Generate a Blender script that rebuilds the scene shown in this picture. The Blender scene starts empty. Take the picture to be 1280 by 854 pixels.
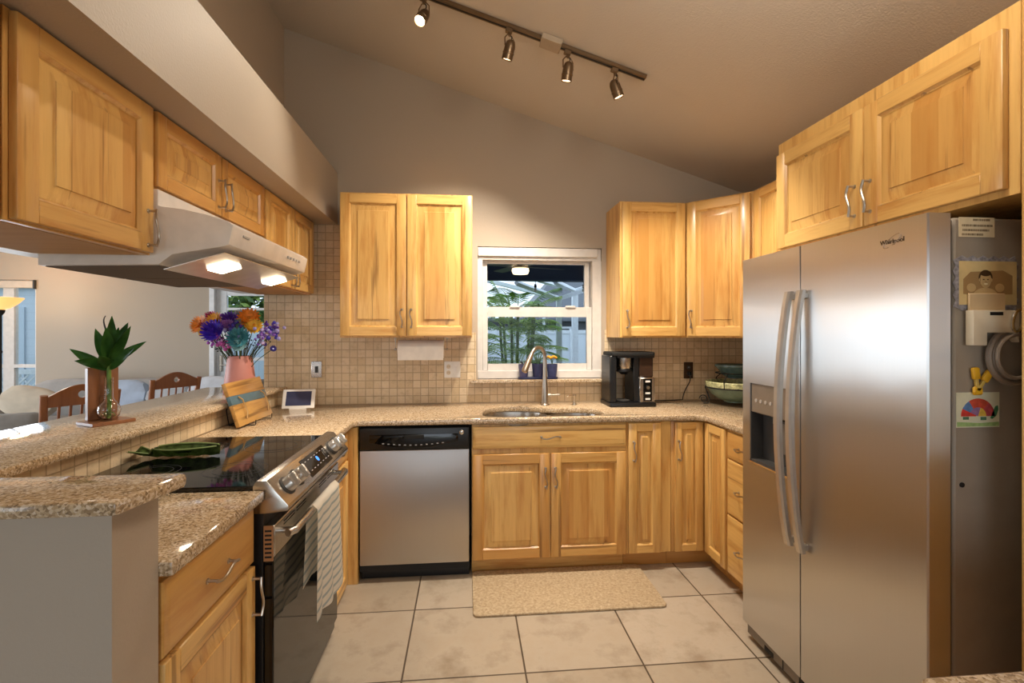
import bpy, bmesh, math, random
from math import sin, cos, pi, radians, sqrt
from mathutils import Vector, Matrix, Quaternion
random.seed(7)
SC = bpy.context.scene
COL = SC.collection

# ---------------------------------------------------------------- camera
cam_d = bpy.data.cameras.new('camera')
cam = bpy.data.objects.new('camera', cam_d); COL.objects.link(cam)
cam.location = (0, 0, 1.40)
cam.rotation_euler = (radians(90), 0, radians(-5.3))
cam_d.sensor_width = 36; cam_d.lens = 36 * 607 / 1280
cam_d.shift_y = -11 / 1280
cam_d.clip_start = 0.02
SC.camera = cam

# ---------------------------------------------------------------- light
world = bpy.data.worlds.new('world'); SC.world = world
world.use_nodes = True
bg = world.node_tree.nodes['Background']
bg.inputs[0].default_value = (0.74, 0.86, 1.0, 1); bg.inputs[1].default_value = 1.5

def lamp(name, kind, loc, power, color, target=None, **kw):
    d = bpy.data.lights.new(name, kind); d.energy = power; d.color = color
    for k, v in kw.items(): setattr(d, k, v)
    o = bpy.data.objects.new(name, d); COL.objects.link(o); o.location = loc
    if target is not None:
        o.rotation_euler = (Vector(target) - Vector(loc)).to_track_quat('-Z', 'Y').to_euler()
    return o
WARM = (1.0, 0.90, 0.76); DAY = (0.84, 0.92, 1.0)
lamp('daylight_left_window', 'AREA', (-6.5, 2.9, 1.35), 110, DAY, (0, 2.9, 1.35), shape='RECTANGLE', size=3.6, size_y=1.7)
lamp('daylight_glass_door', 'AREA', (0.5, -2.9, 1.1), 15, (0.92, 0.96, 1.0), (0.5, 3, 1.2), shape='RECTANGLE', size=2.3, size_y=2.0)
lamp('daylight_dining_window', 'AREA', (-3.5, -2.9, 1.3), 16, DAY, (-3.5, 3, 1.2), shape='RECTANGLE', size=2.2, size_y=1.6)
lamp('daylight_living_window', 'AREA', (-5.5, 6.22, 1.3), 14, DAY, (-5.5, 0, 1.1), shape='RECTANGLE', size=0.7, size_y=1.3)
SC.view_settings.view_transform = 'Standard'
SC.view_settings.look = 'None'
SC.view_settings.gamma = 1
SC.view_settings.use_curve_mapping = False
SC.view_settings.exposure = 0.33

# ---------------------------------------------------------------- materials
def new_mat(name):
    m = bpy.data.materials.new(name); m.use_nodes = True
    nt = m.node_tree; b = nt.nodes['Principled BSDF']
    return m, nt, b
def N(nt, t, **kw):
    n = nt.nodes.new(t)
    for k, v in kw.items(): setattr(n, k, v)
    return n
def lin(c):
    f = lambda v: v / 12.92 if v <= .04045 else ((v + .055) / 1.055) ** 2.4
    return tuple(f(v / 255) for v in c) + (1,)
def ramp(nt, fac, stops):
    r = N(nt, 'ShaderNodeValToRGB'); e = r.color_ramp.elements
    while len(e) < len(stops): e.new(.5)
    for i, (p, c) in enumerate(stops):
        e[i].position = p; e[i].color = c
    nt.links.new(fac, r.inputs[0]); return r
def mix(nt, fac, a, b, mode='MIX'):
    m = N(nt, 'ShaderNodeMix', data_type='RGBA', blend_type=mode)
    for s, v in ((m.inputs[0], fac), (m.inputs[6], a), (m.inputs[7], b)):
        if hasattr(v, 'links'): nt.links.new(v, s)
        else: s.default_value = v
    return m.outputs[2]
def mth(nt, op, a, b=None):
    m = N(nt, 'ShaderNodeMath', operation=op)
    for s, v in ((m.inputs[0], a), (m.inputs[1], b)):
        if v is None: continue
        if hasattr(v, 'links'): nt.links.new(v, s)
        else: s.default_value = v
    return m.outputs[0]
def xyz(nt, src):
    s = N(nt, 'ShaderNodeSeparateXYZ'); nt.links.new(src, s.inputs[0]); return s.outputs
def comb(nt, x, y, z):
    c = N(nt, 'ShaderNodeCombineXYZ')
    for s, v in zip(c.inputs, (x, y, z)):
        if hasattr(v, 'links'): nt.links.new(v, s)
        else: s.default_value = v
    return c.outputs[0]
def noise(nt, vec, scale, detail=3, rough=.5):
    n = N(nt, 'ShaderNodeTexNoise'); n.inputs['Scale'].default_value = scale
    n.inputs['Detail'].default_value = detail; n.inputs['Roughness'].default_value = rough
    nt.links.new(vec, n.inputs['Vector']); return n.outputs[0]
def bump(nt, b, h, strength, dist=.002):
    n = N(nt, 'ShaderNodeBump'); n.inputs['Strength'].default_value = strength
    n.inputs['Distance'].default_value = dist
    nt.links.new(h, n.inputs['Height']); nt.links.new(n.outputs[0], b.inputs['Normal'])
def objc(nt): return N(nt, 'ShaderNodeTexCoord').outputs['Object']

def plain(name, rgb, rough=.5, metal=0, var=.06, scale=18, bmp=0, coat=0, spec=.5):
    m, nt, b = new_mat(name)
    c = lin(rgb); n = noise(nt, objc(nt), scale, 3)
    lo = tuple(v * (1 - var) for v in c[:3]) + (1,); hi = tuple(min(1, v * (1 + var)) for v in c[:3]) + (1,)
    r = ramp(nt, n, [(.3, lo), (.7, hi)])
    nt.links.new(r.outputs[0], b.inputs['Base Color'])
    b.inputs['Roughness'].default_value = rough; b.inputs['Metallic'].default_value = metal
    b.inputs['Specular IOR Level'].default_value = spec
    if coat: b.inputs['Coat Weight'].default_value = coat; b.inputs['Coat Roughness'].default_value = .08
    if bmp: bump(nt, b, noise(nt, objc(nt), scale * 6, 2), bmp)
    return m
def paint(name, rgb, strength=.35):
    m, nt, b = new_mat(name)
    oc = objc(nt); n = noise(nt, oc, 1.3, 2); c = lin(rgb)
    r = ramp(nt, n, [(.3, tuple(v * .97 for v in c[:3]) + (1,)), (.7, c)])
    nt.links.new(r.outputs[0], b.inputs['Base Color']); b.inputs['Roughness'].default_value = .55
    b.inputs['Specular IOR Level'].default_value = .3
    bump(nt, b, noise(nt, oc, 130, 3, .55), strength, .0025)
    return m
def wood(name, axis='Z', boards=True, light=(231, 187, 112), mid=(192, 132, 62), dark=(108, 62, 26), rough=.33, streak=.625, pitch=11, coat=.25):
    m, nt, b = new_mat(name)
    o = xyz(nt, objc(nt)); rnd = N(nt, 'ShaderNodeObjectInfo').outputs['Random']
    a, g = {'Z': (0, 2), 'X': (2, 0), 'Y': (0, 1)}[axis]
    u = mth(nt, 'ADD', o[a], mth(nt, 'MULTIPLY', rnd, 7.3)); v = o[g]
    third = o[3 - a - g]
    idx = mth(nt, 'FLOOR', mth(nt, 'MULTIPLY', u, pitch)) if boards else mth(nt, 'MULTIPLY', rnd, 41.0)
    wn = N(nt, 'ShaderNodeTexWhiteNoise', noise_dimensions='1D'); nt.links.new(idx, wn.inputs['W'])
    tone = wn.outputs['Value']
    off = mth(nt, 'MULTIPLY', idx, 3.71)
    vec = comb(nt, mth(nt, 'MULTIPLY', u, 16), mth(nt, 'MULTIPLY', third, 16), mth(nt, 'ADD', mth(nt, 'MULTIPLY', v, 1.4), off))
    n1 = noise(nt, vec, 1.6, 5, .62)
    vec2 = comb(nt, mth(nt, 'MULTIPLY', u, 90), mth(nt, 'MULTIPLY', third, 90), mth(nt, 'ADD', mth(nt, 'MULTIPLY', v, 4), off))
    n2 = noise(nt, vec2, 1.5, 2)
    vec3 = comb(nt, mth(nt, 'MULTIPLY', u, 24), mth(nt, 'MULTIPLY', third, 24), mth(nt, 'ADD', mth(nt, 'MULTIPLY', v, .9), off))
    n3 = noise(nt, vec3, 1.1, 4, .55)
    L, Mi, D = lin(light), lin(mid), lin(dark)
    base = ramp(nt, n1, [(.28, Mi), (.52, L), (.8, tuple(min(1, x * 1.08) for x in L[:3]) + (1,))]).outputs[0]
    t2 = mth(nt, 'MULTIPLY', mth(nt, 'MULTIPLY', tone, tone), .85)
    base = mix(nt, t2, base, Mi)
    base = mix(nt, mth(nt, 'MULTIPLY', n2, .25), base, tuple(x * .72 for x in Mi[:3]) + (1,))
    st = ramp(nt, n3, [(streak, (0, 0, 0, 1)), (streak + .07, (1, 1, 1, 1))]).outputs[0]
    base = mix(nt, mth(nt, 'MULTIPLY', st, .62), base, D)
    nt.links.new(base, b.inputs['Base Color'])
    b.inputs['Roughness'].default_value = rough
    b.inputs['Coat Weight'].default_value = coat; b.inputs['Coat Roughness'].default_value = .18
    bump(nt, b, n2, .06, .001)
    return m
def granite(name):
    m, nt, b = new_mat(name); oc = objc(nt)
    v = N(nt, 'ShaderNodeTexVoronoi'); v.inputs['Scale'].default_value = 210
    nt.links.new(oc, v.inputs['Vector'])
    s = N(nt, 'ShaderNodeSeparateColor'); nt.links.new(v.outputs['Color'], s.inputs[0])
    n = noise(nt, oc, 90, 3, .6)
    f = mth(nt, 'ADD', mth(nt, 'MULTIPLY', s.outputs[0], .65), mth(nt, 'MULTIPLY', n, .35))
    r = ramp(nt, f, [(.10, lin((74, 60, 46))), (.24, lin((146, 122, 94))), (.45, lin((182, 156, 122))), (.62, lin((204, 180, 148))), (.85, lin((224, 208, 186)))])
    big = noise(nt, oc, 5, 2)
    c = mix(nt, mth(nt, 'MULTIPLY', big, .25), r.outputs[0], lin((174, 146, 110)))
    nt.links.new(c, b.inputs['Base Color']); b.inputs['Roughness'].default_value = .08
    return m
def mosaic(name, plane, size=.0527, c1=(226, 205, 172), c2=(210, 185, 146), grout=(182, 157, 124), m_size=.0028, off=(0, 0)):
    m, nt, b = new_mat(name); o = xyz(nt, objc(nt))
    u, v = {'XZ': (o[0], o[2]), 'YZ': (o[1], o[2]), 'XY': (o[0], o[1])}[plane]
    u = mth(nt, 'ADD', u, off[0] + 20 * size); v = mth(nt, 'ADD', v, off[1] + 20 * size)
    vec = comb(nt, u, v, 0)
    br = N(nt, 'ShaderNodeTexBrick', offset=0, squash=1)
    for k, val in (('Scale', 1), ('Mortar Size', m_size), ('Mortar Smooth', .3), ('Bias', 0), ('Brick Width', size), ('Row Height', size)):
        br.inputs[k].default_value = val
    nt.links.new(vec, br.inputs['Vector'])
    br.inputs['Color1'].default_value = lin(c1); br.inputs['Color2'].default_value = lin(c2); br.inputs['Mortar'].default_value = lin(grout)
    n = noise(nt, objc(nt), 26 if size < .1 else 4.2, 7, .68)
    vein = ramp(nt, n, [(.3, (.66, .61, .55, 1)), (.5, (1, 1, 1, 1)), (.72, (.93, .89, .84, 1))]).outputs[0]
    c = mix(nt, .55 if size < .1 else .95, br.outputs['Color'], vein, 'MULTIPLY')
    nt.links.new(c, b.inputs['Base Color']); b.inputs['Roughness'].default_value = .42
    inv = mth(nt, 'SUBTRACT', 1.0, br.outputs['Fac'])
    h = mth(nt, 'ADD', inv, mth(nt, 'MULTIPLY', n, .25))
    bump(nt, b, h, .5, .002)
    return m
def steel(name, rgb=(196, 190, 182), rough=.26, axis=2, k=.5, aniso=0):
    m, nt, b = new_mat(name); o = xyz(nt, objc(nt))
    sc = [220, 220, 220]; sc[axis] = 2.0
    vec = comb(nt, *[mth(nt, 'MULTIPLY', o[i], sc[i]) for i in range(3)])
    n = noise(nt, vec, 1.0, 2); c = lin(rgb)
    r = ramp(nt, n, [(.2, tuple(v * .975 for v in c[:3]) + (1,)), (.8, c)])
    nt.links.new(r.outputs[0], b.inputs['Base Color']); b.inputs['Metallic'].default_value = 1
    big = noise(nt, objc(nt), 2.2, 2)
    rr = mth(nt, 'ADD', rough - .008, mth(nt, 'MULTIPLY', n, .016)); nt.links.new(rr, b.inputs['Roughness'])
    if aniso:
        tg = N(nt, 'ShaderNodeTangent', direction_type='RADIAL', axis='Z'); nt.links.new(tg.outputs[0], b.inputs['Tangent']); b.inputs['Anisotropic'].default_value = aniso
    bump(nt, b, big, k, .01)
    return m
def glass(name, rgb=(255, 255, 255), rough=0.0, ior=1.45):
    m, nt, b = new_mat(name)
    b.inputs['Base Color'].default_value = lin(rgb); b.inputs['Transmission Weight'].default_value = 1
    b.inputs['Roughness'].default_value = rough; b.inputs['IOR'].default_value = ior
    return m
def pane_mat(name):                                   # thin window glass
    m, nt, b = new_mat(name)
    t = N(nt, 'ShaderNodeBsdfTransparent'); t.inputs[0].default_value = (.93, .96, .97, 1)
    g = N(nt, 'ShaderNodeBsdfGlossy'); g.inputs['Roughness'].default_value = .02
    f = N(nt, 'ShaderNodeFresnel'); f.inputs[0].default_value = 1.18
    x = N(nt, 'ShaderNodeMixShader')
    nt.links.new(f.outputs[0], x.inputs[0]); nt.links.new(t.outputs[0], x.inputs[1]); nt.links.new(g.outputs[0], x.inputs[2])
    nt.links.new(x.outputs[0], nt.nodes['Material Output'].inputs[0])
    return m
def glow(name, rgb, strength):
    m, nt, b = new_mat(name)
    b.inputs['Base Color'].default_value = lin(rgb); b.inputs['Emission Color'].default_value = lin(rgb)
    b.inputs['Emission Strength'].default_value = strength
    return m
def siding(name, rgb, axis=2, pitch=7, dark=.78):
    m, nt, b = new_mat(name); o = xyz(nt, objc(nt))
    w = mth(nt, 'FRACT', mth(nt, 'MULTIPLY', mth(nt, 'ADD', o[axis], 50), pitch)); c = lin(rgb)
    r = ramp(nt, w, [(0, tuple(v * dark for v in c[:3]) + (1,)), (.08, c), (1, c)])
    nt.links.new(r.outputs[0], b.inputs['Base Color']); b.inputs['Roughness'].default_value = .6
    bump(nt, b, w, .3, .01)
    return m
def stripes(name, base, s1, axis=2, pitch=26):
    m, nt, b = new_mat(name); o = xyz(nt, objc(nt))
    n = noise(nt, objc(nt), 12, 2)
    w = mth(nt, 'FRACT', mth(nt, 'ADD', mth(nt, 'MULTIPLY', mth(nt, 'ADD', o[axis], 9), pitch), mth(nt, 'MULTIPLY', n, .12)))
    r = ramp(nt, w, [(0, lin(base)), (.56, lin(base)), (.64, lin(s1)), (.86, lin(s1)), (.94, lin(base))])
    nt.links.new(r.outputs[0], b.inputs['Base Color']); b.inputs['Roughness'].default_value = .95
    bump(nt, b, noise(nt, objc(nt), 600, 2), .4, .001)
    return m
def foliage(name, a, c, rough=.45):
    m, nt, b = new_mat(name); n = noise(nt, objc(nt), 14, 3)
    r = ramp(nt, n, [(.3, lin(a)), (.7, lin(c))]); nt.links.new(r.outputs[0], b.inputs['Base Color'])
    b.inputs['Roughness'].default_value = rough; b.inputs['Specular IOR Level'].default_value = .22
    return m

W_Z = wood('hickory_vertical'); W_X = wood('hickory_across', 'X', False); W_Y = wood('hickory_deep', 'Y', False)
W_ST = wood('hickory_stile', 'Z', False)
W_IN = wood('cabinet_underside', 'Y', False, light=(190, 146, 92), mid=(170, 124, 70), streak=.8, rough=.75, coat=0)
WALL = paint('taupe_paint', (178, 164, 147)); CEIL = paint('ceiling_paint', (206, 197, 186), .6)
WHITE_P = plain('white_trim', (214, 208, 202), .35); VINYL = plain('white_vinyl', (232, 234, 236), .4)
GRAN = granite('speckled_granite')
TILE_B = mosaic('travertine_mosaic', 'XZ', off=(.0, -.02)); TILE_S = mosaic('travertine_mosaic_bar', 'YZ', off=(0, -.02))
FLOOR = mosaic('floor_tile', 'XY', .502, (182, 168, 150), (168, 153, 133), (84, 70, 56), .0045, (.262 + .0, -1.983 + .0))
STEEL = steel('brushed_steel'); STEEL_F = steel('fridge_steel', (216, 214, 211), .31, 2, .3, 1.0); STEEL_D = steel('dishwasher_steel', (206, 202, 198), .46, 2, .08, .9)
NICKEL = plain('satin_nickel', (188, 178, 164), .3, 1); CHROME = plain('chrome', (220, 218, 214), .12, 1)
BLACK = plain('black_plastic', (18, 18, 19), .35); BLACK_G = plain('black_glass', (8, 8, 9), .05); MATTE = plain('matte_black', (16, 15, 14), .7)
DARK_GREY = plain('dark_grey', (60, 58, 56), .5); GREY_P = plain('fridge_side_grey', (158, 146, 130), .45, .0, .04)
HOODW = plain('hood_white', (226, 216, 206), .3); FILTER = siding('filter_mesh', (96, 80, 66), 1, 90, .5)
CREAM = plain('cream_paper', (226, 208, 170), .7); WHITE = plain('white_plastic', (236, 232, 226), .4)
BRONZE = plain('brushed_bronze', (128, 106, 82), .35, .8)
GLASS = glass('clear_glass'); PANE = pane_mat('window_glass')

# ---------------------------------------------------------------- mesh helpers
class M:
    def __init__(s): s.bm = bmesh.new()
    def _add(s, t, mi):
        for f in t.faces: f.material_index = mi
        me = bpy.data.meshes.new('tmp'); t.to_mesh(me); t.free(); s.bm.from_mesh(me); bpy.data.meshes.remove(me); return s
    def box(s, x0, y0, z0, x1, y1, z1, mi=0, b=0, seg=1, mat=None):
        t = bmesh.new(); bmesh.ops.create_cube(t, size=1)
        for v in t.verts: v.co = ((x0 + x1) / 2 + v.co.x * (x1 - x0), (y0 + y1) / 2 + v.co.y * (y1 - y0), (z0 + z1) / 2 + v.co.z * (z1 - z0))
        bmesh.ops.recalc_face_normals(t, faces=t.faces)
        if b: bmesh.ops.bevel(t, geom=t.edges[:], offset=b, segments=seg, affect='EDGES', profile=.5)
        if mat is not None: bmesh.ops.transform(t, matrix=mat, verts=t.verts)
        return s._add(t, mi)
    def prism(s, pts, d, axis='Z', mi=0, holes=(), base=0, b=0):
        """outline pts in the plane normal to axis, extruded from base by d (Z: x,y; Y: x,z; X: y,z)"""
        t = bmesh.new(); edges = []
        put = {'Z': lambda p: (p[0], p[1], base), 'Y': lambda p: (p[0], base, p[1]), 'X': lambda p: (base, p[0], p[1])}[axis]
        for loop in (pts,) + tuple(holes):
            vs = [t.verts.new(put(p)) for p in loop]
            edges += [t.edges.new((vs[i], vs[(i + 1) % len(vs)])) for i in range(len(vs))]
        if holes: bmesh.ops.triangle_fill(t, use_beauty=True, edges=edges)
        else: t.faces.new(t.verts)
        r = bmesh.ops.extrude_face_region(t, geom=t.faces[:])
        dv = {'Z': (0, 0, d), 'Y': (0, d, 0), 'X': (d, 0, 0)}[axis]
        bmesh.ops.translate(t, vec=dv, verts=[g for g in r['geom'] if isinstance(g, bmesh.types.BMVert)])
        bmesh.ops.recalc_face_normals(t, faces=t.faces)
        if b:
            ed = [e for e in t.edges if len(e.link_faces) == 2 and e.calc_face_angle() > .6]
            bmesh.ops.bevel(t, geom=ed, offset=b, segments=2, affect='EDGES', profile=.5)
        return s._add(t, mi)
    def tube(s, path, r, seg=8, mi=0, closed=False, cap=True, flat=1):
        P = [Vector(p) for p in path]; n = len(P); t = bmesh.new(); rings = []
        R = r if isinstance(r, (list, tuple)) else [r] * n
        prev = None
        for i in range(n):
            a = P[(i - 1) % n] if closed or i else P[0]; c = P[(i + 1) % n] if closed or i < n - 1 else P[-1]
            d = (c - a).normalized()
            if prev is None: u = d.orthogonal().normalized()
            else:
                u = prev - d * prev.dot(d)
                u = u.normalized() if u.length > 1e-6 else d.orthogonal().normalized()
            prev = u; w = d.cross(u)
            rings.append([t.verts.new(P[i] + (u * cos(2 * pi * k / seg) + w * sin(2 * pi * k / seg) * flat) * R[i]) for k in range(seg)])
        for i in range(n if closed else n - 1):
            A, B = rings[i], rings[(i + 1) % n]
            for k in range(seg): t.faces.new((A[k], A[(k + 1) % seg], B[(k + 1) % seg], B[k]))
        if cap and not closed: t.faces.new(rings[0][::-1]); t.faces.new(rings[-1])
        bmesh.ops.recalc_face_normals(t, faces=t.faces)
        return s._add(t, mi)
    def lathe(s, prof, seg=24, mi=0, mat=None, loc=(0, 0, 0)):
        t = bmesh.new(); rings = []
        for r, z in prof:
            if r < 1e-6: rings.append([t.verts.new((0, 0, z))])
            else: rings.append([t.verts.new((r * cos(2 * pi * k / seg), r * sin(2 * pi * k / seg), z)) for k in range(seg)])
        for A, B in zip(rings, rings[1:]):
            for k in range(seg):
                q = (k + 1) % seg
                if len(A) == 1 and len(B) == 1: continue
                if len(A) == 1: t.faces.new((A[0], B[q], B[k]))
                elif len(B) == 1: t.faces.new((A[k], A[q], B[0]))
                else: t.faces.new((A[k], A[q], B[q], B[k]))
        bmesh.ops.recalc_face_normals(t, faces=t.faces)
        if mat is not None: bmesh.ops.transform(t, matrix=mat, verts=t.verts)
        bmesh.ops.translate(t, vec=loc, verts=t.verts)
        return s._add(t, mi)
    def ball(s, c, r, mi=0, sc=(1, 1, 1), u=16, v=10, mat=None):
        t = bmesh.new(); bmesh.ops.create_uvsphere(t, u_segments=u, v_segments=v, radius=r)
        for x in t.verts: x.co = Vector((x.co.x * sc[0], x.co.y * sc[1], x.co.z * sc[2]))
        if mat is not None: bmesh.ops.transform(t, matrix=mat, verts=t.verts)
        bmesh.ops.translate(t, vec=c, verts=t.verts)
        return s._add(t, mi)
    def grid(s, f, nu, nv, mi=0, thick=0):
        t = bmesh.new()
        V = [[t.verts.new(f(i / nu, j / nv)) for j in range(nv + 1)] for i in range(nu + 1)]
        for i in range(nu):
            for j in range(nv): t.faces.new((V[i][j], V[i + 1][j], V[i + 1][j + 1], V[i][j + 1]))
        if thick: bmesh.ops.solidify(t, geom=t.faces[:], thickness=thick)
        bmesh.ops.recalc_face_normals(t, faces=t.faces)
        return s._add(t, mi)
    def rings(s, loops, mi=0, mis=None, cap=True):
        """successive closed loops of points joined by quads, last one capped"""
        t = bmesh.new(); R = [[t.verts.new(p) for p in L] for L in loops]; n = len(R[0])
        for i, (A, B) in enumerate(zip(R, R[1:])):
            for k in range(n): t.faces.new((A[k], A[(k + 1) % n], B[(k + 1) % n], B[k]))
        if cap: t.faces.new(R[-1])
        me = bpy.data.meshes.new('tmp'); bmesh.ops.recalc_face_normals(t, faces=t.faces)
        return s._add(t, mi)
    def pillow(s, w, d, h, mat=None, mi=0, n=10):
        t = bmesh.new(); bmesh.ops.create_cube(t, size=2)
        bmesh.ops.subdivide_edges(t, edges=t.edges[:], cuts=n, use_grid_fill=True)
        for v in t.verts:
            x, y, z = v.co; e = lambda q: max(0, 1 - abs(q) ** 3.2)
            k = (e(x) * e(y)) ** .42
            v.co = Vector((x * w / 2 * (1 - .05 * (1 - abs(y)) * 0), y * d / 2, z * h / 2 * (.22 + .78 * k)))
        if mat is not None: bmesh.ops.transform(t, matrix=mat, verts=t.verts)
        return s._add(t, mi)
    def done(s, name, mats, parent=None, loc=(0, 0, 0), rot=(0, 0, 0), angle=38, **props):
        me = bpy.data.meshes.new(name); s.bm.to_mesh(me); s.bm.free()
        for m in (mats if isinstance(mats, (list, tuple)) else [mats]): me.materials.append(m)
        me.polygons.foreach_set('use_smooth', [True] * len(me.polygons)); me.set_sharp_from_angle(angle=radians(angle))
        return link(name, me, parent, loc, rot, **props)
def link(name, me, parent=None, loc=(0, 0, 0), rot=(0, 0, 0), **props):
    o = bpy.data.objects.new(name, me); COL.objects.link(o); o.location = loc; o.rotation_euler = rot
    if parent is not None: o.parent = parent
    for k, v in props.items(): o[k] = v
    return o
def thing(name, label, category, loc=(0, 0, 0), rz=0, group=None):
    o = link(name, None, None, loc, (0, 0, rz), label=label, category=category)
    if group: o['group'] = group
    return o
def struct(name, m, mats, label, category='wall', parent=None, **kw):
    return m.done(name, mats, parent, kind='structure', label=label, category=category, **kw)
def tag(o, label, category, group=None):
    o['label'] = label; o['category'] = category
    if group: o['group'] = group
    return o
def copy_tree(o, parent=None):
    c = o.copy(); COL.objects.link(c)
    if parent is not None: c.parent = parent
    for ch in list(o.children): copy_tree(ch, c)
    return c
def rot_to(d):                                            # rotates +Z onto d
    return Vector((0, 0, 1)).rotation_difference(Vector(d).normalized()).to_matrix().to_4x4()
def arc(c, r, a0, a1, n, u=(1, 0, 0), v=(0, 0, 1)):
    c, u, v = Vector(c), Vector(u), Vector(v)
    return [c + u * r * cos(a0 + (a1 - a0) * i / n) + v * r * sin(a0 + (a1 - a0) * i / n) for i in range(n + 1)]
def bez(p0, p1, p2, p3, n=12):
    p = [Vector(q) for q in (p0, p1, p2, p3)]; out = []
    for i in range(n + 1):
        t = i / n; k = 1 - t
        out.append(p[0] * k ** 3 + p[1] * 3 * k * k * t + p[2] * 3 * k * t * t + p[3] * t ** 3)
    return out
def rrect(x0, y0, x1, y1, r, n=5):
    P = []
    for cx, cy, a in ((x1 - r, y1 - r, 0), (x0 + r, y1 - r, pi / 2), (x0 + r, y0 + r, pi), (x1 - r, y0 + r, 3 * pi / 2)):
        P += [(cx + r * cos(a + pi / 2 * i / n), cy + r * sin(a + pi / 2 * i / n)) for i in range(n + 1)]
    return P
def text_mesh(s, size, depth=.0006):
    cu = bpy.data.curves.new('lettering', 'FONT'); cu.body = s; cu.size = size; cu.extrude = depth; cu.align_x = 'CENTER'
    o = bpy.data.objects.new('lettering', cu); COL.objects.link(o)
    dg = bpy.context.evaluated_depsgraph_get(); me = bpy.data.meshes.new_from_object(o.evaluated_get(dg))
    bpy.data.objects.remove(o); bpy.data.curves.remove(cu); return me

# ================================================================ THE ROOM
ZC = lambda x: 3.44 - .316 * (x + 1.22)
m = M(); m.box(-6.7, -3.1, -.1, 2.2, 6.45, 0); struct('floor', m, FLOOR, 'large beige stone floor tiles with dark grout', 'floor')
m = M(); m.prism([(-1.36, ZC(-1.36)), (2.2, ZC(2.2)), (2.2, ZC(2.2) + .1), (-1.36, ZC(-1.36) + .1)], 6.65, 'Y', base=-3.1)
struct('ceiling', m, CEIL, 'sloping taupe kitchen ceiling', 'ceiling')
m = M(); m.box(-6.7, -3.1, 2.46, -1.36, 6.45, 2.56); struct('ceiling_living', m, CEIL, 'flat ceiling of the living room', 'ceiling')
WX0, WX1, WZ0, WZ1 = .074, .955, 1.078, 2.0
m = M(); m.prism([(-1.349, 0), (2.2, 0), (2.2, ZC(2.2)), (-1.349, ZC(-1.349))], .15, 'Y', base=3.38, holes=([(WX0, WZ0), (WX1, WZ0), (WX1, WZ1), (WX0, WZ1)],))
struct('wall_back', m, WALL, 'taupe back wall around the kitchen window')
m = M(); m.box(2.03, -3.1, 0, 2.2, 3.53, ZC(2.03)); struct('wall_right', m, WALL, 'taupe wall behind the refrigerator')
m = M(); m.prism([(-6.7, 0), (2.2, 0), (2.2, ZC(2.2)), (-1.36, ZC(-1.36)), (-1.36, 2.5), (-6.7, 2.5)], .15, 'Y', base=-3.1,
                 holes=([(-.7, .02), (1.7, .02), (1.7, 2.1), (-.7, 2.1)], [(-4.6, .5), (-2.4, .5), (-2.4, 2.1), (-4.6, 2.1)]))
struct('wall_rear', m, WALL, 'wall behind the viewer with a glass door opening')
m = M(); m.box(-1.36, -3.1, 2.478, -1.22, 3.38, ZC(-1.36)); struct('wall_left', m, WALL, 'taupe wall rising above the soffit')
m = M(); m.box(-1.36, -.6, 2.128, -.87, 3.38, 2.478); struct('trim_1', m, WALL, 'boxed taupe soffit above the hood cabinets', 'soffit')
m = M(); m.box(-1.495, -.6, 1.66, -1.368, 3.38, 2.46); struct('trim_2', m, WHITE_P, 'pale backing panel behind the hanging cabinets', 'panel')
# pony walls
m = M(); m.box(-1.40, 1.09, 0, -1.262, 3.38, 1.008); m.box(-1.262, 1.09, .914, -1.258, 3.38, 1.008, 1)
struct('wall_bar', m, [WALL, TILE_S], 'half wall under the long bar faced with small travertine tiles')
m = M(); m.box(-2.2, .957, 0, -.65, 1.092, 1.07); struct('wall_peninsula', m, WALL, 'grey painted half wall end in front of the stove run')
# living room walls
m = M(); m.prism([(-6.7, 0), (-1.35, 0), (-1.35, 2.5), (-6.7, 2.5)], .15, 'Y', base=6.3,
                 holes=([(-5.95, .5), (-5.125, .5), (-5.125, 2.03), (-5.95, 2.03)], [(-3.147, .02), (-2.25, .02), (-2.25, 2.0), (-3.147, 2.0)]))
struct('wall_living', m, WALL, 'taupe far wall of the living room')
m = M(); m.box(-1.349, 3.53, 0, -1.2, 6.45, 2.5); struct('wall_porch', m, WALL, 'wall between the living room and the porch')
m = M(); m.prism([(-3.1, 0), (6.45, 0), (6.45, 2.5), (-3.1, 2.5)], .15, 'X', base=-6.75, holes=([(1.0, .45), (4.8, .45), (4.8, 2.2), (1.0, 2.2)],))
struct('wall_far', m, WALL, 'living room wall with the wide window')
# backsplash
m = M()
m.box(-1.345, 3.372, .914, -.79, 3.38, 2.128); m.box(-.79, 3.372, .914, .062, 3.38, 1.40)
m.box(.062, 3.372, .914, .975, 3.38, 1.055); m.box(.975, 3.372, .914, 2.03, 3.38, 1.42); m.box(-1.345, 3.371, 1.0, -1.33, 3.3801, 2.0)
struct('trim_3', m, TILE_B, 'tumbled travertine mosaic backsplash on the back wall', 'backsplash')
m = M(); m.box(2.022, 2.15, .914, 2.03, 3.372, 1.42); struct('trim_4', m, TILE_S, 'travertine mosaic backsplash beside the refrigerator', 'backsplash')

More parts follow.
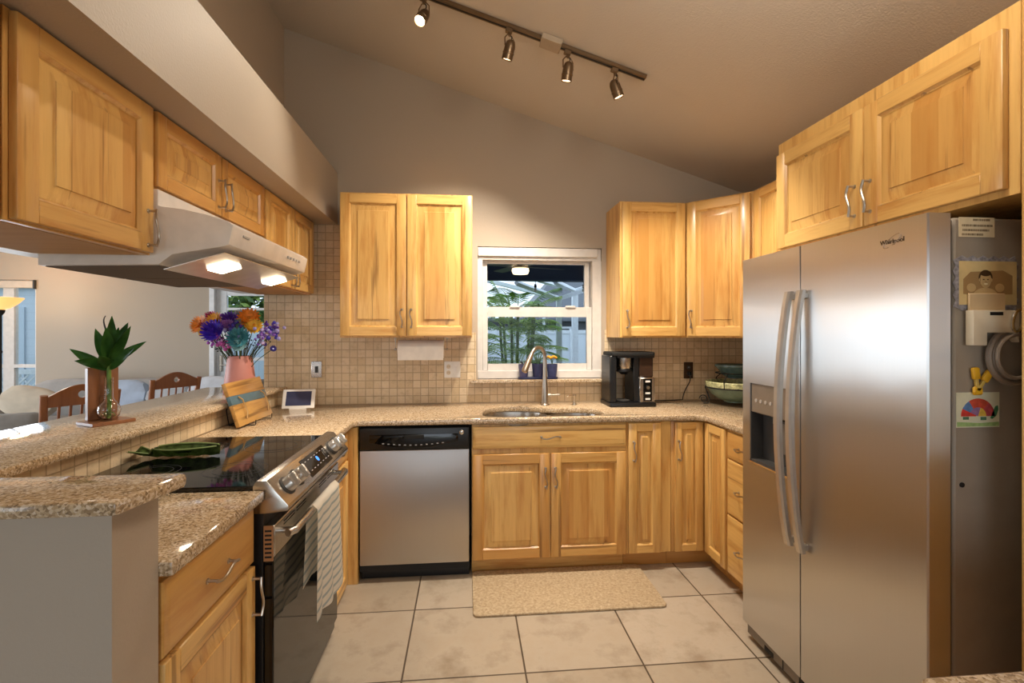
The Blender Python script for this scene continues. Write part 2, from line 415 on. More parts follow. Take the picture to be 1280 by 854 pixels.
# kitchen window
w1 = link('window_1', None, None, (0, 0, 0), kind='structure', label='white double hung window over the sink', category='window')
m = M(); y0, y1 = 3.395, 3.50
m.box(WX0, 3.402, WZ1 - .09, WX1, y1, WZ1, b=.003); m.box(WX0 + .002, 3.384, WZ1 - .066, WX1 - .03, 3.403, WZ1 - .003, b=.003)
m.box(WX0, y0, WZ0, WX0 + .035, y1, WZ1 - .09); m.box(WX1 - .064, y0, WZ0, WX1, y1, WZ1 - .09)
for a, c in ((WX0 + .035, WX0 + .05), (WX1 - .08, WX1 - .064)): m.box(a, 3.474, WZ0, c, y1, WZ1 - .09)
m.box(WX0, y0 - .01, WZ0, WX1, y1, WZ0 + .055, b=.003)
m.done('window_frame', WHITE_P, w1)
def sash(name, x0, x1, z0, z1, y, s, bot, top):
    m = M(); m.box(x0, y, z0, x0 + s, y + .03, z1, b=.003); m.box(x1 - s, y, z0, x1, y + .03, z1, b=.003)
    m.box(x0 + s, y, z0, x1 - s, y + .03, z0 + bot); m.box(x0 + s, y, z1 - top, x1 - s, y + .03, z1)
    o = m.done(name, WHITE_P, w1)
    M().box(x0 + s, y + .012, z0 + bot, x1 - s, y + .016, z1 - top).done('pane', PANE, o)
    return o
sash('upper_sash', .109, .88, 1.52, 1.915, 3.445, .034, .04, .025)
ls = sash('lower_sash', .109, .89, 1.133, 1.582, 3.412, .036, .048, .07)
m = M()
for x in (.30, .70): m.box(x, 3.40, 1.575, x + .07, 3.44, 1.592, b=.004)
m.done('sash_lock', WHITE_P, w1)
m = M(); m.box(.018, 3.30, 1.056, .988, 3.395, 1.078, b=.004); tag(m.done('window_sill', GRAN), 'narrow granite ledge under the sink window', 'window sill')

# living room window + door
w2 = link('window_2', None, None, kind='structure', label='living room window behind the floor lamp', category='window')
m = M()
for x0, x1, z0, z1 in ((-5.95, -5.91, .5, 2.03), (-5.165, -5.125, .5, 2.03), (-5.91, -5.165, .5, .55), (-5.91, -5.165, 1.98, 2.03), (-5.91, -5.52, .98, 1.02), (-5.40, -5.165, .98, 1.02), (-5.52, -5.40, .55, 1.98)):
    m.box(x0, 6.34, z0, x1, 6.40, z1)
m.done('window_frame', WHITE_P, w2); M().box(-5.91, 6.366, .55, -5.165, 6.37, 1.98).done('pane', PANE, w2)
m = M(); m.box(-5.95, 6.27, 1.93, -5.135, 6.30, 2.02, b=.01); m.box(-5.135, 6.265, 1.92, -5.12, 6.31, 2.025, 1); m.done('roller_blind', [plain('blind_cloth', (196, 184, 170), .8), DARK_GREY], w2)
d1 = link('door_1', None, None, kind='structure', label='white glazed door in the far living room wall', category='door')
m = M()
for x0, x1, z0, z1 in ((-3.147, -3.09, .02, 2.0), (-2.31, -2.25, .02, 2.0), (-3.09, -2.31, 1.94, 2.0)): m.box(x0, 6.27, z0, x1, 6.42, z1)
m.done('door_frame', VINYL, d1)
m = M()
for x0, x1, z0, z1 in ((-3.09, -2.97, .03, 1.94), (-2.43, -2.31, .03, 1.94), (-2.97, -2.43, .03, .30), (-2.97, -2.43, 1.86, 1.94), (-2.97, -2.43, 1.68, 1.71), (-2.97, -2.43, 1.05, 1.09)):
    m.box(x0, 6.33, z0, x1, 6.375, z1, b=.004)
dp = m.done('door_panel', VINYL, d1); M().box(-2.97, 6.35, .30, -2.43, 6.354, 1.86).done('pane', PANE, dp)
m = M(); m.box(-3.05, 6.31, .92, -3.02, 6.33, 1.12, b=.004); m.tube([(-3.035, 6.33, 1.0), (-3.035, 6.28, 1.0), (-2.96, 6.28, 1.0)], .009); m.done('door_handle', NICKEL, d1)

# ================================================================ CABINETS
def wave_handle():
    m = M(); L = .058
    m.tube([(.007 * sin(pi * (i / 14 * 2)), -.026 - .004 * sin(pi * i / 14), -L + 2 * L * i / 14) for i in range(15)], .0048, 8, flat=.8)
    for s in (-1, 1):
        m.tube([(0, 0, s * L * .93), (0, -.027, s * L * .93)], .0042, 8); m.lathe([(.0075, 0), (.0075, .003), (.004, .004)], 10, mat=Matrix.Rotation(pi / 2, 4, 'X'), loc=(0, 0, s * L * .93))
    o = m.done('handle', NICKEL); me = o.data; bpy.data.objects.remove(o); return me
HANDLE = wave_handle()
def add_handle(parent, x, z, flat=False):
    return link('handle', HANDLE, parent, (x, -.019, z), (0, pi / 2 if flat else 0, 0), label='brushed nickel wavy pull handle')
def door(parent, x, z, w, h, hx=None, hz=None, name='door', fw=.058):
    """raised panel door, front towards local -Y; hx, hz: handle centre measured from the door's lower left corner"""
    m = M(); t = .02
    m.box(0, -t, 0, fw, 0, h, 0, b=.004, seg=2); m.box(w - fw, -t, 0, w, 0, h, 0, b=.004, seg=2)
    m.box(fw - .002, -t + .0006, 0, w - fw + .002, 0, fw, 1, b=.003); m.box(fw - .002, -t + .0006, h - fw, w - fw + .002, 0, h, 1, b=.003)
    m2 = M()
    q = lambda i, y: [(fw + i, y, fw + i), (w - fw - i, y, fw + i), (w - fw - i, y, h - fw - i), (fw + i, y, h - fw - i)]
    m.rings([q(-.001, -.0185), q(.006, -.010), q(.009, -.0095)], 0, cap=False)
    o = m.done(name, [W_ST, W_X], parent, (x, 0, z))
    s = min(.036, (w - 2 * fw) * .22)
    m2.rings([q(.007, -.008), q(.010, -.0075), q(.010 + s, -.0165), q(.0115 + s, -.0195), q(.016 + s, -.0195)], 0)
    m2.done('raised_panel', W_Z, o)
    if hx is not None: add_handle(o, hx, hz)
    return o
def drawer(parent, x, z, w, h, handle=True, name='drawer_front'):
    m = M(); q = lambda i, y: [(i, y, i), (w - i, y, i), (w - i, y, h - i), (i, y, h - i)]
    m.rings([q(0, 0), q(0, -.012), q(.004, -.0155), q(.006, -.0155), q(.014, -.0195), q(.02, -.02)], 0)
    o = m.done(name, W_X, parent, (x, 0, z))
    if handle: add_handle(o, w / 2, h / 2, True)
    return o
def carcass(parent, w, h, d, z0=0, toe=0, kx0=0, kx1=None, name='carcass', under=False):
    m = M(); m.box(0, 0, z0 + toe, w, d, z0 + h, 0, b=.0015)
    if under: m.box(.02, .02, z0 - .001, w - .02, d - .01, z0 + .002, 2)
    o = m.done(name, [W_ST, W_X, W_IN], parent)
    if toe: M().box(kx0, .065, z0, kx1 if kx1 is not None else w, .08, z0 + toe + .002).done('toe_kick', W_X, parent)
    return o

# --- left hanging cabinets (faces +X): local x = world Y
LX, RL = -1.02, pi / 2
c = thing('wall_cabinet', 'hanging wooden cabinet cut off by the photo edge, nearest the viewer', 'cabinet', (LX, .46, 1.65), RL)
carcass(c, .70, .476, .345, under=True); door(c, .02, .005, .66, .466)
c = thing('wall_cabinet', 'large single door wooden cabinet hanging in front of the range hood', 'cabinet', (LX, 1.17, 1.65), RL)
carcass(c, .50, .476, .345, under=True); door(c, .012, .005, .476, .466, .448, .075)
c = thing('wall_cabinet', 'short two door wooden cabinet directly above the white hood', 'cabinet', (LX, 1.672, 1.872), RL)
carcass(c, .858, .254, .345); door(c, .008, .005, .412, .245, .388, .085, fw=.05); door(c, .426, .005, .42, .245, .026, .085, fw=.05)
c = thing('wall_cabinet', 'narrow two door wooden cabinet beyond the hood, under the soffit', 'cabinet', (LX, 2.532, 1.65), RL)
carcass(c, .78, .476, .345, under=True); door(c, .005, .005, .368, .466, .345, .07, fw=.05); door(c, .379, .005, .386, .466, .024, .07, fw=.05)
# --- back wall hanging cabinets
c = thing('wall_cabinet', 'tall two door wooden cabinet above the paper towel roll', 'cabinet', (-.777, 3.07, 1.37), 0)
carcass(c, .81, .895, .31, under=True); door(c, .004, .01, .398, .875, .372, .11); door(c, .408, .01, .398, .875, .026, .11)
c = thing('wall_cabinet', 'single door wooden cabinet hanging above the coffee maker', 'cabinet', (.987, 3.07, 1.368), 0)
carcass(c, .444, .885, .31, under=True); door(c, .012, .01, .42, .865, .03, .11)
c = thing('wall_cabinet', 'angled wooden corner cabinet with streaked door', 'cabinet', (1.4335, 3.07, 1.368), 0)
m = M(); m.prism([(0, 0), (.2825, -.2935), (.5955, -.2935), (.5955, .305), (0, .305)], .885, 'Z', b=.0015); m.done('carcass', W_ST, c)
da = link('door_mount', None, c, (0, 0, 0), (0, 0, math.atan2(-.2935, .2825)))
COL.objects.unlink(da); bpy.data.objects.remove(da)
dd = door(c, 0, .01, .382, .865, .03, .11); an = math.atan2(-.2935, .2825)
dd.rotation_euler = (0, 0, an); dd.location = (.0125 * cos(an), .0125 * sin(an), .01)
c = thing('wall_cabinet', 'wooden cabinet between the corner cabinet and the refrigerator cabinet', 'cabinet', (1.718, 2.768, 1.368), -pi / 2)
carcass(c, .62, .885, .31); door(c, .025, .01, .285, .865, fw=.05); door(c, .32, .01, .285, .865, fw=.05)
# --- over the fridge
c = thing('fridge_cabinet', 'deep two door wooden cabinet mounted above the refrigerator', 'cabinet', (1.44, 2.13, 1.765), -pi / 2)
carcass(c, .99, .505, .588); door(c, .012, .018, .488, .43, .455, .10); door(c, .508, .018, .455, .43, .028, .10)
m = M(); m.box(1.43, 1.108, 0, 2.028, 1.131, 2.27, b=.002); tag(m.done('end_panel', W_ST), 'tall wooden end panel beside the refrigerator', 'panel')

c = thing('pantry_cabinet', 'tall wooden pantry cabinet on the viewer side of the refrigerator panel', 'cabinet', (1.46, 1.104, 0), -pi / 2)
carcass(c, .46, 2.27, .56, toe=.10); door(c, .01, .11, .44, 1.20); door(c, .01, 1.33, .44, .92)
# --- base cabinets
BY = 2.785
c = thing('base_cabinet', 'wooden sink base cabinet with two doors and false drawer front', 'cabinet', (.028, BY, 0), 0)
m = M(); m.box(0, 0, .10, .905, .018, .874); m.box(0, .018, .10, .018, .58, .874); m.box(.887, .018, .10, .905, .58, .874); m.box(.018, .018, .10, .887, .58, .118); m.box(.018, .562, .118, .887, .58, .874); m.done('carcass', W_ST, c)
M().box(0, .065, 0, .905, .08, .102).done('toe_kick', W_X, c); drawer(c, .005, .735, .895, .128, True, 'false_front')
door(c, .005, .105, .440, .60, .418, .46); door(c, .455, .105, .445, .60, .026, .46)
c = thing('base_cabinet', 'narrow single door wooden base cabinet right of the sink doors', 'cabinet', (.935, BY, 0), 0)
carcass(c, .27, .874, .58, toe=.10); door(c, .008, .105, .195, .765, .03, .60, fw=.05); 
c = thing('corner_cabinet', 'wooden corner base cabinet with an L of two narrow doors', 'cabinet', (1.207, BY, 0), 0)
m = M(); m.prism([(0, 0), (.213, 0), (.213, -.265), (.81, -.265), (.81, .58), (0, .58)], .774, 'Z', base=.10, b=.0015); m.done('carcass', W_ST, c)
m = M(); m.prism([(0, .065), (.278, .065), (.278, -.265), (.293, -.265), (.293, .08), (0, .08)], .102, 'Z'); m.done('toe_kick', W_X, c)
door(c, .018, .105, .172, .765, .022, .60, fw=.042)
d = door(c, 0, .105, .225, .765, fw=.05); d.rotation_euler = (0, 0, -pi / 2); d.location = (.213, -.027, .105)
c = thing('drawer_cabinet', 'three drawer wooden base cabinet partly hidden by the refrigerator', 'cabinet', (1.42, 2.518, 0), -pi / 2)
carcass(c, .36, .874, .59, toe=.10); drawer(c, .004, .725, .352, .14); drawer(c, .004, .425, .352, .292); drawer(c, .004, .105, .352, .312)
c = thing('base_cabinet', 'wooden base cabinet with drawer and door at the near side of the stove', 'cabinet', (-.662, 1.094, 0), RL)
carcass(c, .462, .874, .59, toe=.10); drawer(c, .008, .70, .446, .165); door(c, .008, .105, .446, .585, .425, .50)
c = thing('base_cabinet', 'narrow wooden base cabinet between the stove and the dishwasher corner', 'cabinet', (-.662, 2.335, 0), RL)
carcass(c, .448, .874, .59); drawer(c, .006, .715, .37, .15); door(c, .006, .04, .37, .665, .03, .50)
m = M(); m.box(-.66, BY - .02, 0, -.604, BY + .02, .874, b=.002); tag(m.done('filler_post', W_ST), 'vertical wooden filler post left of the dishwasher', 'post')
c = thing('base_cabinet', 'base cabinet under the granite corner at lower right', 'cabinet', (2.02, .60, 0), pi)
carcass(c, 1.38, .874, .56, toe=.10); door(c, .01, .105, .45, .76); door(c, .47, .105, .45, .76); door(c, .93, .105, .44, .76)

# --- worktops
sink_hole = []
for px in [(.095, 2.94), (.10, 2.85), (.16, 2.80), (.30, 2.785), (.42, 2.79), (.52, 2.80), (.62, 2.79), (.74, 2.80), (.815, 2.845), (.825, 2.95), (.80, 3.04), (.73, 3.08), (.62, 3.085), (.53, 3.09), (.44, 3.15), (.32, 3.185), (.20, 3.165), (.12, 3.08)]:
    sink_hole.append(px)
def smooth_loop(P, k=4):
    out = []; n = len(P)
    for i in range(n):
        p0, p1, p2, p3 = (Vector(P[(i + j) % n]) for j in (-1, 0, 1, 2))
        for q in range(k):
            t = q / k
            out.append(tuple(.5 * ((2 * p1) + (p2 - p0) * t + (2 * p0 - 5 * p1 + 4 * p2 - p3) * t * t + (3 * p1 - p0 - 3 * p2 + p3) * t ** 3)))
    return out
SINK = smooth_loop(sink_hole, 3)
m = M(); m.prism([(-1.258, 2.335), (-.622, 2.335), (-.622, 2.735), (-.60, 2.757), (1.35, 2.757), (1.395, 2.712), (1.395, 2.155), (2.022, 2.155), (2.022, 3.372), (-1.258, 3.372)], .034, 'Z', base=.88, holes=(SINK,), b=.006)
tag(m.done('worktop', GRAN), 'tan granite worktop running around the sink corner', 'worktop')
m = M(); m.prism([(-1.258, 1.093), (-.622, 1.093), (-.622, 1.565), (-1.258, 1.565)], .034, 'Z', base=.88, b=.008)
tag(m.done('worktop', GRAN), 'small granite worktop piece on the near side of the stove', 'worktop')
m = M(); m.prism([(.60, .10), (2.02, .10), (2.02, .632), (.64, .632), (.60, .59)], .034, 'Z', base=.88, b=.008)
tag(m.done('worktop', GRAN), 'granite worktop corner poking in at lower right of the photo', 'worktop')
m = M(); m.prism([(-1.71, 1.12), (-1.222, 1.12), (-1.222, 3.30), (-1.19, 3.371), (-1.345, 3.371), (-1.345, 3.37), (-1.71, 3.37)], .03, 'Z', base=1.01, b=.009)
tag(m.done('bar_top', GRAN), 'long raised granite bar top holding the plant and vase', 'bar top')
m = M(); m.prism([(-2.25, .922), (-.62, .922), (-.592, 1.085), (-.60, 1.105), (-2.25, 1.105)], .028, 'Z', base=1.072, b=.009)
tag(m.done('bar_top', GRAN), 'short granite cap on the grey half wall nearest the viewer', 'bar top')

# ================================================================ APPLIANCES
# dishwasher
dw = thing('dishwasher', 'stainless dishwasher with black control strip between wooden cabinets', 'dishwasher', (-.60, 2.765, 0))
M().box(.004, .02, .06, .614, .58, .868).done('tub_body', MATTE, dw)
M().box(.006, -.0, .10, .612, .035, .742, b=.006, seg=2).done('door', STEEL_D, dw)
m = M(); m.box(.006, -.006, .745, .612, .035, .866, 0, b=.006, seg=2)
cp = m.done('control_panel', BLACK, dw)
m = M(); pts = [(.06 + .49 * i / 16, .79 - .035 * sin(pi * i / 16)) for i in range(17)] + [(.55, .832), (.06, .832)]
m.prism(pts, .004, 'Y', base=-.010, b=.001); pk = m.done('handle_recess', BLACK_G, cp)
m = M(); m.box(.25, -.013, .805, .36, -.009, .83, b=.003); m.done('pocket', MATTE, pk)
m = M()
for i in range(12): m.box(.13 + .03 * i, -.0112, .783 - .014 * sin(pi * (i + 1) / 13), .141 + .03 * i, -.0098, .788 - .014 * sin(pi * (i + 1) / 13))
m.done('button_row', plain('button_grey', (150, 150, 152), .5), cp)
m = M(); m.lathe([(0, 0), (.012, 0), (.013, .002), (.009, .005), (0, .005)], 20, mat=Matrix.Rotation(pi / 2, 4, 'X'), loc=(.57, -.006, .838)); m.done('badge', CHROME, cp)
M().box(.006, .065, .0, .612, .08, .10).done('toe_plate', BLACK, dw)

# range
rg = thing('range', 'slide-in stainless electric range with black glass cooktop', 'stove', (-.60, 1.57, 0), RL)   # local x = +Y, local y = -X
m = M(); m.box(.002, .03, .03, .754, .64, .905, b=.003)
for x in (.05, .70): m.box(x, .1, 0, x + .04, .14, .03); m.box(x, .55, 0, x + .04, .59, .03)
m.done('body', BLACK, rg)
m = M(); m.box(.0, .048, .905, .756, .645, .925, 0, b=.003); ct = m.done('cooktop', BLACK_G, rg)
m = M()
for cx, cy, r in ((.2, .2, .10), (.2, .47, .08), (.55, .2, .115), (.55, .47, .08)):
    for q in (1, .72): m.tube([(cx + r * q * cos(a * pi / 24), cy + r * q * sin(a * pi / 24), .9252) for a in range(48)], .0006, 4, closed=True)
m.done('burner_ring', plain('burner_mark', (70, 70, 72), .4), ct)
m = M(); m.prism([(.048, .942), (.018, .94), (-.048, .862), (-.044, .845), (.03, .838), (.06, .838), (.06, .925)], .760, 'X', base=-.002, b=.003)
# panel profile is in (y, z)
pnl = m.done('control_panel', STEEL, rg)
nrm = Vector((0, -.078, .066)).normalized(); along = Vector((0, -.066, -.078)).normalized()
base_p = Vector((0, -.015, .901))
pm = Matrix((Vector((1, 0, 0)), along, nrm)).transposed().to_4x4()
pm.translation = base_p
m = M(); m.box(.26, -.038, -.001, .53, .038, .0015, mat=pm, b=.0005); dsp = m.done('display', BLACK_G, pnl)
m = M()
for i in range(7):
    for j in range(2): m.box(.29 + .035 * i, -.024 + .04 * j, .0015, .303 + .035 * i, -.021 + .04 * j, .002, mat=pm)
m.done('touch_marks', plain('display_marks', (170, 168, 166), .5), dsp)
m = M(); m.lathe([(0, .002), (.011, .002), (.011, .0023), (0, .0023)], 16, mat=pm @ Matrix.Translation((.405, -.004, 0))); m.done('clock_digits', glow('display_blue', (60, 130, 235), 1.2), dsp)
for kx in (.075, .165, .60, .685):
    m = M(); K = pm @ Matrix.Translation((kx, 0, 0))
    m.lathe([(0, 0), (.033, 0), (.033, .004), (.027, .006), (0, .006)], 24, 1, mat=K)
    m.lathe([(.026, .004), (.0255, .026), (.023, .031), (0, .031)], 24, 0, mat=K)
    m.box(-.006, -.024, .028, .006, .024, .045, 0, b=.003, mat=K @ Matrix.Rotation(.3, 4, 'Z'))
    m.done('knob', [plain('knob_steel', (200, 194, 186), .3, .8), DARK_GREY], pnl)
m = M(); m.box(.004, -.0, .075, .752, .03, .70, 0, b=.004); od = m.done('oven_door', BLACK_G, rg)
m = M(); m.box(.003, -.004, .70, .753, .03, .80, 0, b=.003); band = m.done('door_band', STEEL, od)
m = M()
for x in (.08, .20, .46, .58):
    m.box(x, -.0046, .782, x + .10, -.0036, .786); m.box(x, -.0046, .772, x + .10, -.0036, .776)
m.done('vent_slot', MATTE, band)
m = M(); m.tube([(.03, -.034, .765), (.05, -.044, .765)] + [(.05 + .65 * i / 8, -.048, .765) for i in range(9)] + [(.72, -.044, .765), (.735, -.034, .765)], .013, 12, flat=1)
for x in (.055, .70): m.tube([(x, 0, .765), (x, -.04, .765)], .010, 10)
m.done('handle', STEEL, od)
m = M(); m.box(.0, .0, .69, .004, .028, .80, 0)
for i in range(7): m.box(-.0006, .004, .70 + .0135 * i, .0, .024, .706 + .0135 * i, 1)
m.done('side_vent', [plain('vent_tan', (186, 140, 96), .4, .6), MATTE], od)
M().box(.004, .012, .03, .752, .03, .070, b=.003).done('drawer', BLACK_G, rg)

# towel
def towel():
    m = M(); x0, x1 = .10, .60; hz = .765 + .0145
    def f(u, v):
        # v: 0 back bottom .. 1 front bottom
        L0, L1 = .27, .375; tot = L0 + L1 + .04
        s = v * tot; spread = .40 - .20 * u * 0
        xx = .225 + u * .30
        if s < L0: y, z, dep = -.030, hz - (L0 - s) * (1 + .08 * u), (L0 - s) / L0
        elif s < L0 + .04:
            a = (s - L0) / .04 * pi; y, z, dep = -.048 + .0175 * cos(a), hz - .0145 + .018 * sin(a), 0
        else: dep = (s - L0 - .04) / L1; y, z = -.066, hz - .0145 - (s - L0 - .04) * (1 + .14 * u)
        w = .012 * sin(u * 8.5 + 1.0) * (.25 + .75 * dep)
        xx += (u - .5) * .10 * dep
        sgn = 1 if s > L0 + .02 else .25
        return (xx, y - abs(w) * sgn - .004 * dep * sgn, z + .006 * sin(u * 9) * dep)
    m.grid(f, 40, 40, thick=.003)
    return m
tw = towel().done('dish_towel', stripes('towel_stripes', (246, 238, 224), (186, 194, 192), 2, 30), None, (-.60, 1.57, 0), (0, 0, RL), angle=80)
tag(tw, 'cream dish towel with grey blue stripes draped over oven handle', 'towel')

# range hood
hd = thing('range_hood', 'white under-cabinet range hood with two lit lamps', 'range hood', (0, 1.68, 0))
prof = [(-1.362, 1.615), (-1.0, 1.622), (-.958, 1.656), (-.80, 1.684), (-.782, 1.69), (-.768, 1.755), (-.785, 1.768), (-.86, 1.79), (-.93, 1.805), (-.99, 1.812), (-1.001, 1.816), (-1.001, 1.868), (-1.362, 1.868)]
m = M(); m.prism(prof, .75, 'Y', b=.002); hb = m.done('shell', HOODW, hd)
def strip(x0, z0, x1, z1, ya, yb, off):
    d = Vector((x1 - x0, 0, z1 - z0)); n = Vector((d.z, 0, -d.x)).normalized() * off
    a = Vector((x0, 0, z0)) + n; b = Vector((x1, 0, z1)) + n
    return [(a.x, ya, a.z), (a.x, yb, a.z), (b.x, yb, b.z), (b.x, ya, b.z)]
def slab(m, x0, z0, x1, z1, ya, yb, o0, o1, mi=0):
    m.rings([strip(x0, z0, x1, z1, ya, yb, o0), strip(x0, z0, x1, z1, ya, yb, o1)], mi)
m = M(); slab(m, -.996, 1.625, -.806, 1.682, .012, .738, .0165, .0185); lp = m.done('lamp_panel', plain('hood_bright_steel', (226, 222, 216), .28, 1), hd)
m = M(); slab(m, -1.35, 1.6155, -1.005, 1.6222, .015, .37, 0, .003, 0); slab(m, -1.35, 1.6155, -1.005, 1.6222, .385, .735, 0, .003, 0); m.done('grease_filter', FILTER, hd)
HB = glow('hood_bulb', (255, 232, 196), 14)
for y in (.14, .60):
    m = M(); slab(m, -.925, 1.646, -.855, 1.667, y, y + .10, .0186, .026); m.done('lamp_lens', HB, hd)
m = M()
for i in range(5): m.box(-.7735, .50 + .035 * i, 1.722, -.7695, .512 + .035 * i, 1.732)
m.box(-.7735, .08, 1.73, -.7695, .13, 1.737)
m.done('switch', plain('switch_grey', (170, 164, 158), .5), hd)
for y in (1.87, 2.33):
    lamp('hood_lamp_light', 'SPOT', (-.885, y, 1.625), 9, WARM, (-.93, y, .9), spot_size=radians(150), spot_blend=.8, shadow_soft_size=.04)

# refrigerator
fr = thing('refrigerator', 'stainless side by side refrigerator with water dispenser', 'refrigerator', (1.27, 2.14, 0), -pi / 2)   # local x = -Y, local y = +X
m = M(); m.box(.005, .082, .03, .905, .74, 1.722, b=.006)
for x in (.06, .80): m.box(x, .12, 0, x + .05, .17, .03); m.box(x, .6, 0, x + .05, .65, .03)
m.done('cabinet_body', GREY_P, fr)
def fdoor(x0, x1, name, hole=None):
    m = M()
    m.prism([(x0, .068), (x0, .0015), (x0 + .0015, .0), (x1 - .004, .0), (x1, .004), (x1, .068)], 1.655, 'Z', base=.078)
    o = m.done(name, STEEL_F, fr, angle=25); return o
dx0, dx1, dz0, dz1 = .06, .325, .825, 1.175
m = M()                                                    # freezer door with the dispenser opening
def zprism(m, x0, x1, z0, z1): m.prism([(x0, .068), (x0, 0.0), (x1, 0.0), (x1, .068)], z1 - z0, 'Z', base=z0)
m.prism([(0, .068), (0, .004), (.004, 0), (dx0, 0), (dx0, .068)], 1.655, 'Z', base=.078)
m.prism([(dx1, .068), (dx1, 0), (.3865, 0), (.388, .0015), (.388, .068)], 1.655, 'Z', base=.078)
zprism(m, dx0, dx1, .078, dz0); zprism(m, dx0, dx1, dz1, 1.733)
bmesh.ops.remove_doubles(m.bm, verts=m.bm.verts, dist=.0001)
fz = m.done('freezer_door', STEEL_F, fr, angle=25)
fd = fdoor(.394, .909, 'fridge_door')
M().box(.386, .012, .08, .396, .066, 1.73).done('door_gasket', MATTE, fr)
m = M(); m.box(dx0, .058, dz0, dx1, .068, dz1); m.box(dx0, .004, 1.045, dx1, .06, dz1, 1, b=.004)
m.box(dx0, .002, dz0, dx0 + .006, .06, dz1); m.box(dx1 - .006, .002, dz0, dx1, .06, dz1); m.box(dx0, .002, dz0, dx1, .06, dz0 + .012); m.box(dx0 - .004, -.002, dz0 - .006, dx1 + .004, .004, dz0 + .002, 2)
dis = m.done('dispenser', [DARK_GREY, plain('dispenser_grey', (150, 138, 124), .35, .5), CHROME], fz)
m = M()
for i in range(6): m.lathe([(0, 0), (.008, 0), (.008, .002), (0, .002)], 12, mat=Matrix.Rotation(pi / 2, 4, 'X'), loc=(.10 + .034 * i, .004, 1.10))
m.done('button', plain('dispenser_buttons', (186, 176, 166), .4), dis)
m = M(); m.box(.235, .02, .90, .285, .035, 1.03, b=.004, mat=Matrix.Translation((0, 0, 0)) @ Matrix.Rotation(-.0, 4, 'X')); m.tube([(.20, .03, 1.045), (.20, .03, 1.015)], .012); m.done('paddle', plain('paddle_grey', (110, 106, 102), .3), dis)
for hx, nm, pr in ((.355, 'handle', fz), (.425, 'handle', fd)):
    m = M(); zt, zb = 1.56, .575
    path = []
    for i in range(25):
        t = i / 24; path.append((hx, -.022 - .046 * sin(pi * t) ** .8, zt + (zb - zt) * t))
    t_ = bmesh.new(); rg_ = []
    for p in path:
        rg_.append([t_.verts.new((p[0] + dx, p[1] + dy, p[2])) for dx, dy in ((-.017, .009), (-.017, -.004), (-.010, -.010), (.010, -.010), (.017, -.004), (.017, .009))])
    for A, B in zip(rg_, rg_[1:]):
        for k in range(6): t_.faces.new((A[k], A[(k + 1) % 6], B[(k + 1) % 6], B[k]))
    t_.faces.new(rg_[0]); t_.faces.new(rg_[-1]); bmesh.ops.recalc_face_normals(t_, faces=t_.faces)
    m._add(t_, 0)
    for z in (zt - .02, zb + .02): m.box(hx - .010, -.03, z - .012, hx + .010, .002, z + .012, b=.003)
    m.done(nm, plain('handle_silver', (206, 200, 192), .32, .85), pr, label='long bowed silver handle')
m = M(); m.box(.02, .012, .025, .89, .075, .075, 0, b=.003); m.box(.15, .0105, .03, .21, .0125, .05, 1); m.box(.27, .0105, .027, .275, .0125, .073, 1); m.box(.375, .005, .045, .40, .02, .077, 1, b=.002); m.done('kick_grille', [plain('grille_grey', (128, 118, 106), .5), MATTE], fr)
lg = text_mesh('Whirlpool', .020)
lo = link('logo', lg, fd, (.795, -.0008, 1.668), (pi / 2, 0, 0)); lg.materials.append(plain('logo_dark', (84, 74, 62), .3, .8))
m = M()
m.tube([(.795 + .034 * cos(a) * cos(.5) - .011 * sin(a) * sin(.5), -.001, 1.675 + .034 * cos(a) * sin(.5) + .011 * sin(a) * cos(.5)) for a in [pi * .15 + i * 1.15 * pi / 14 for i in range(15)]], .0012, 6)
m.tube([(.795 + .034 * cos(a) * cos(.5) - .011 * sin(a) * sin(.5), -.001, 1.675 + .034 * cos(a) * sin(.5) + .011 * sin(a) * cos(.5)) for a in [pi * 1.45 + i * .5 * pi / 8 for i in range(9)]], .0012, 6)
m.done('logo_swoosh', NICKEL, fd)
m = M()
m.lathe([(0, 0), (.007, 0), (.007, .003), (0, .004)], 14, mat=Matrix.Translation((.905, .106, .975)) @ Matrix.Rotation(pi / 2, 4, 'Y')); 
m.done('cap_plug', MATTE, fr)
m = M(); m.box(.905, .097, 1.668, .9062, .207, 1.735 - .012); lab = m.done('rating_label', CREAM, fr)
m = M()
for k, (zz, n0, n1) in enumerate(((1.716, 40, 60), (1.700, 6, 70), (1.687, 8, 60), (1.675, 6, 40))):
    y = .10 + n0 * .001
    while y < .10 + n1 * .001 + .03:
        wdt = random.choice((.0008, .0014, .002)); m.box(.9062, y, zz - .003, .9065, y + wdt, zz + .003); y += wdt + random.choice((.0008, .0016))
m.done('barcode', plain('ink_brown', (110, 86, 56), .7), lab)

# things on the fridge side (the side faces the viewer at Y = 1.235)
FY = 1.2345
m = M(); n = []
x0, x1, z0, z1 = 1.352, 1.548, 1.465, 1.612
sc = []
for i in range(12): sc.append((x0 + (x1 - x0) * i / 12 + .008, z1 + .004 * (1 if i % 2 else -1)))
for i in range(9): sc.append((x1 + .004 * (1 if i % 2 else -1), z1 - (z1 - z0) * i / 9 - .008))
for i in range(12): sc.append((x1 - (x1 - x0) * i / 12 - .008, z0 + .004 * (1 if i % 2 else -1)))
for i in range(9): sc.append((x0 + .004 * (1 if i % 2 else -1), z0 + (z1 - z0) * i / 9 + .008))
pf = thing('photo_card', 'sepia photo of a smiling child in a scalloped paper frame', 'photo', (0, FY, 0))
m.prism(sc, -.0015, 'Y'); m.done('scalloped_border', plain('border_pattern', (150, 146, 150), .7, 0, .45, 90), pf)
m = M(); m.box(1.366, -.0025, 1.478, 1.544, -.0015, 1.600); m.done('print', plain('sepia_print', (222, 196, 138), .5, 0, .12, 16), pf)
hx, hz = 1.446, 1.548
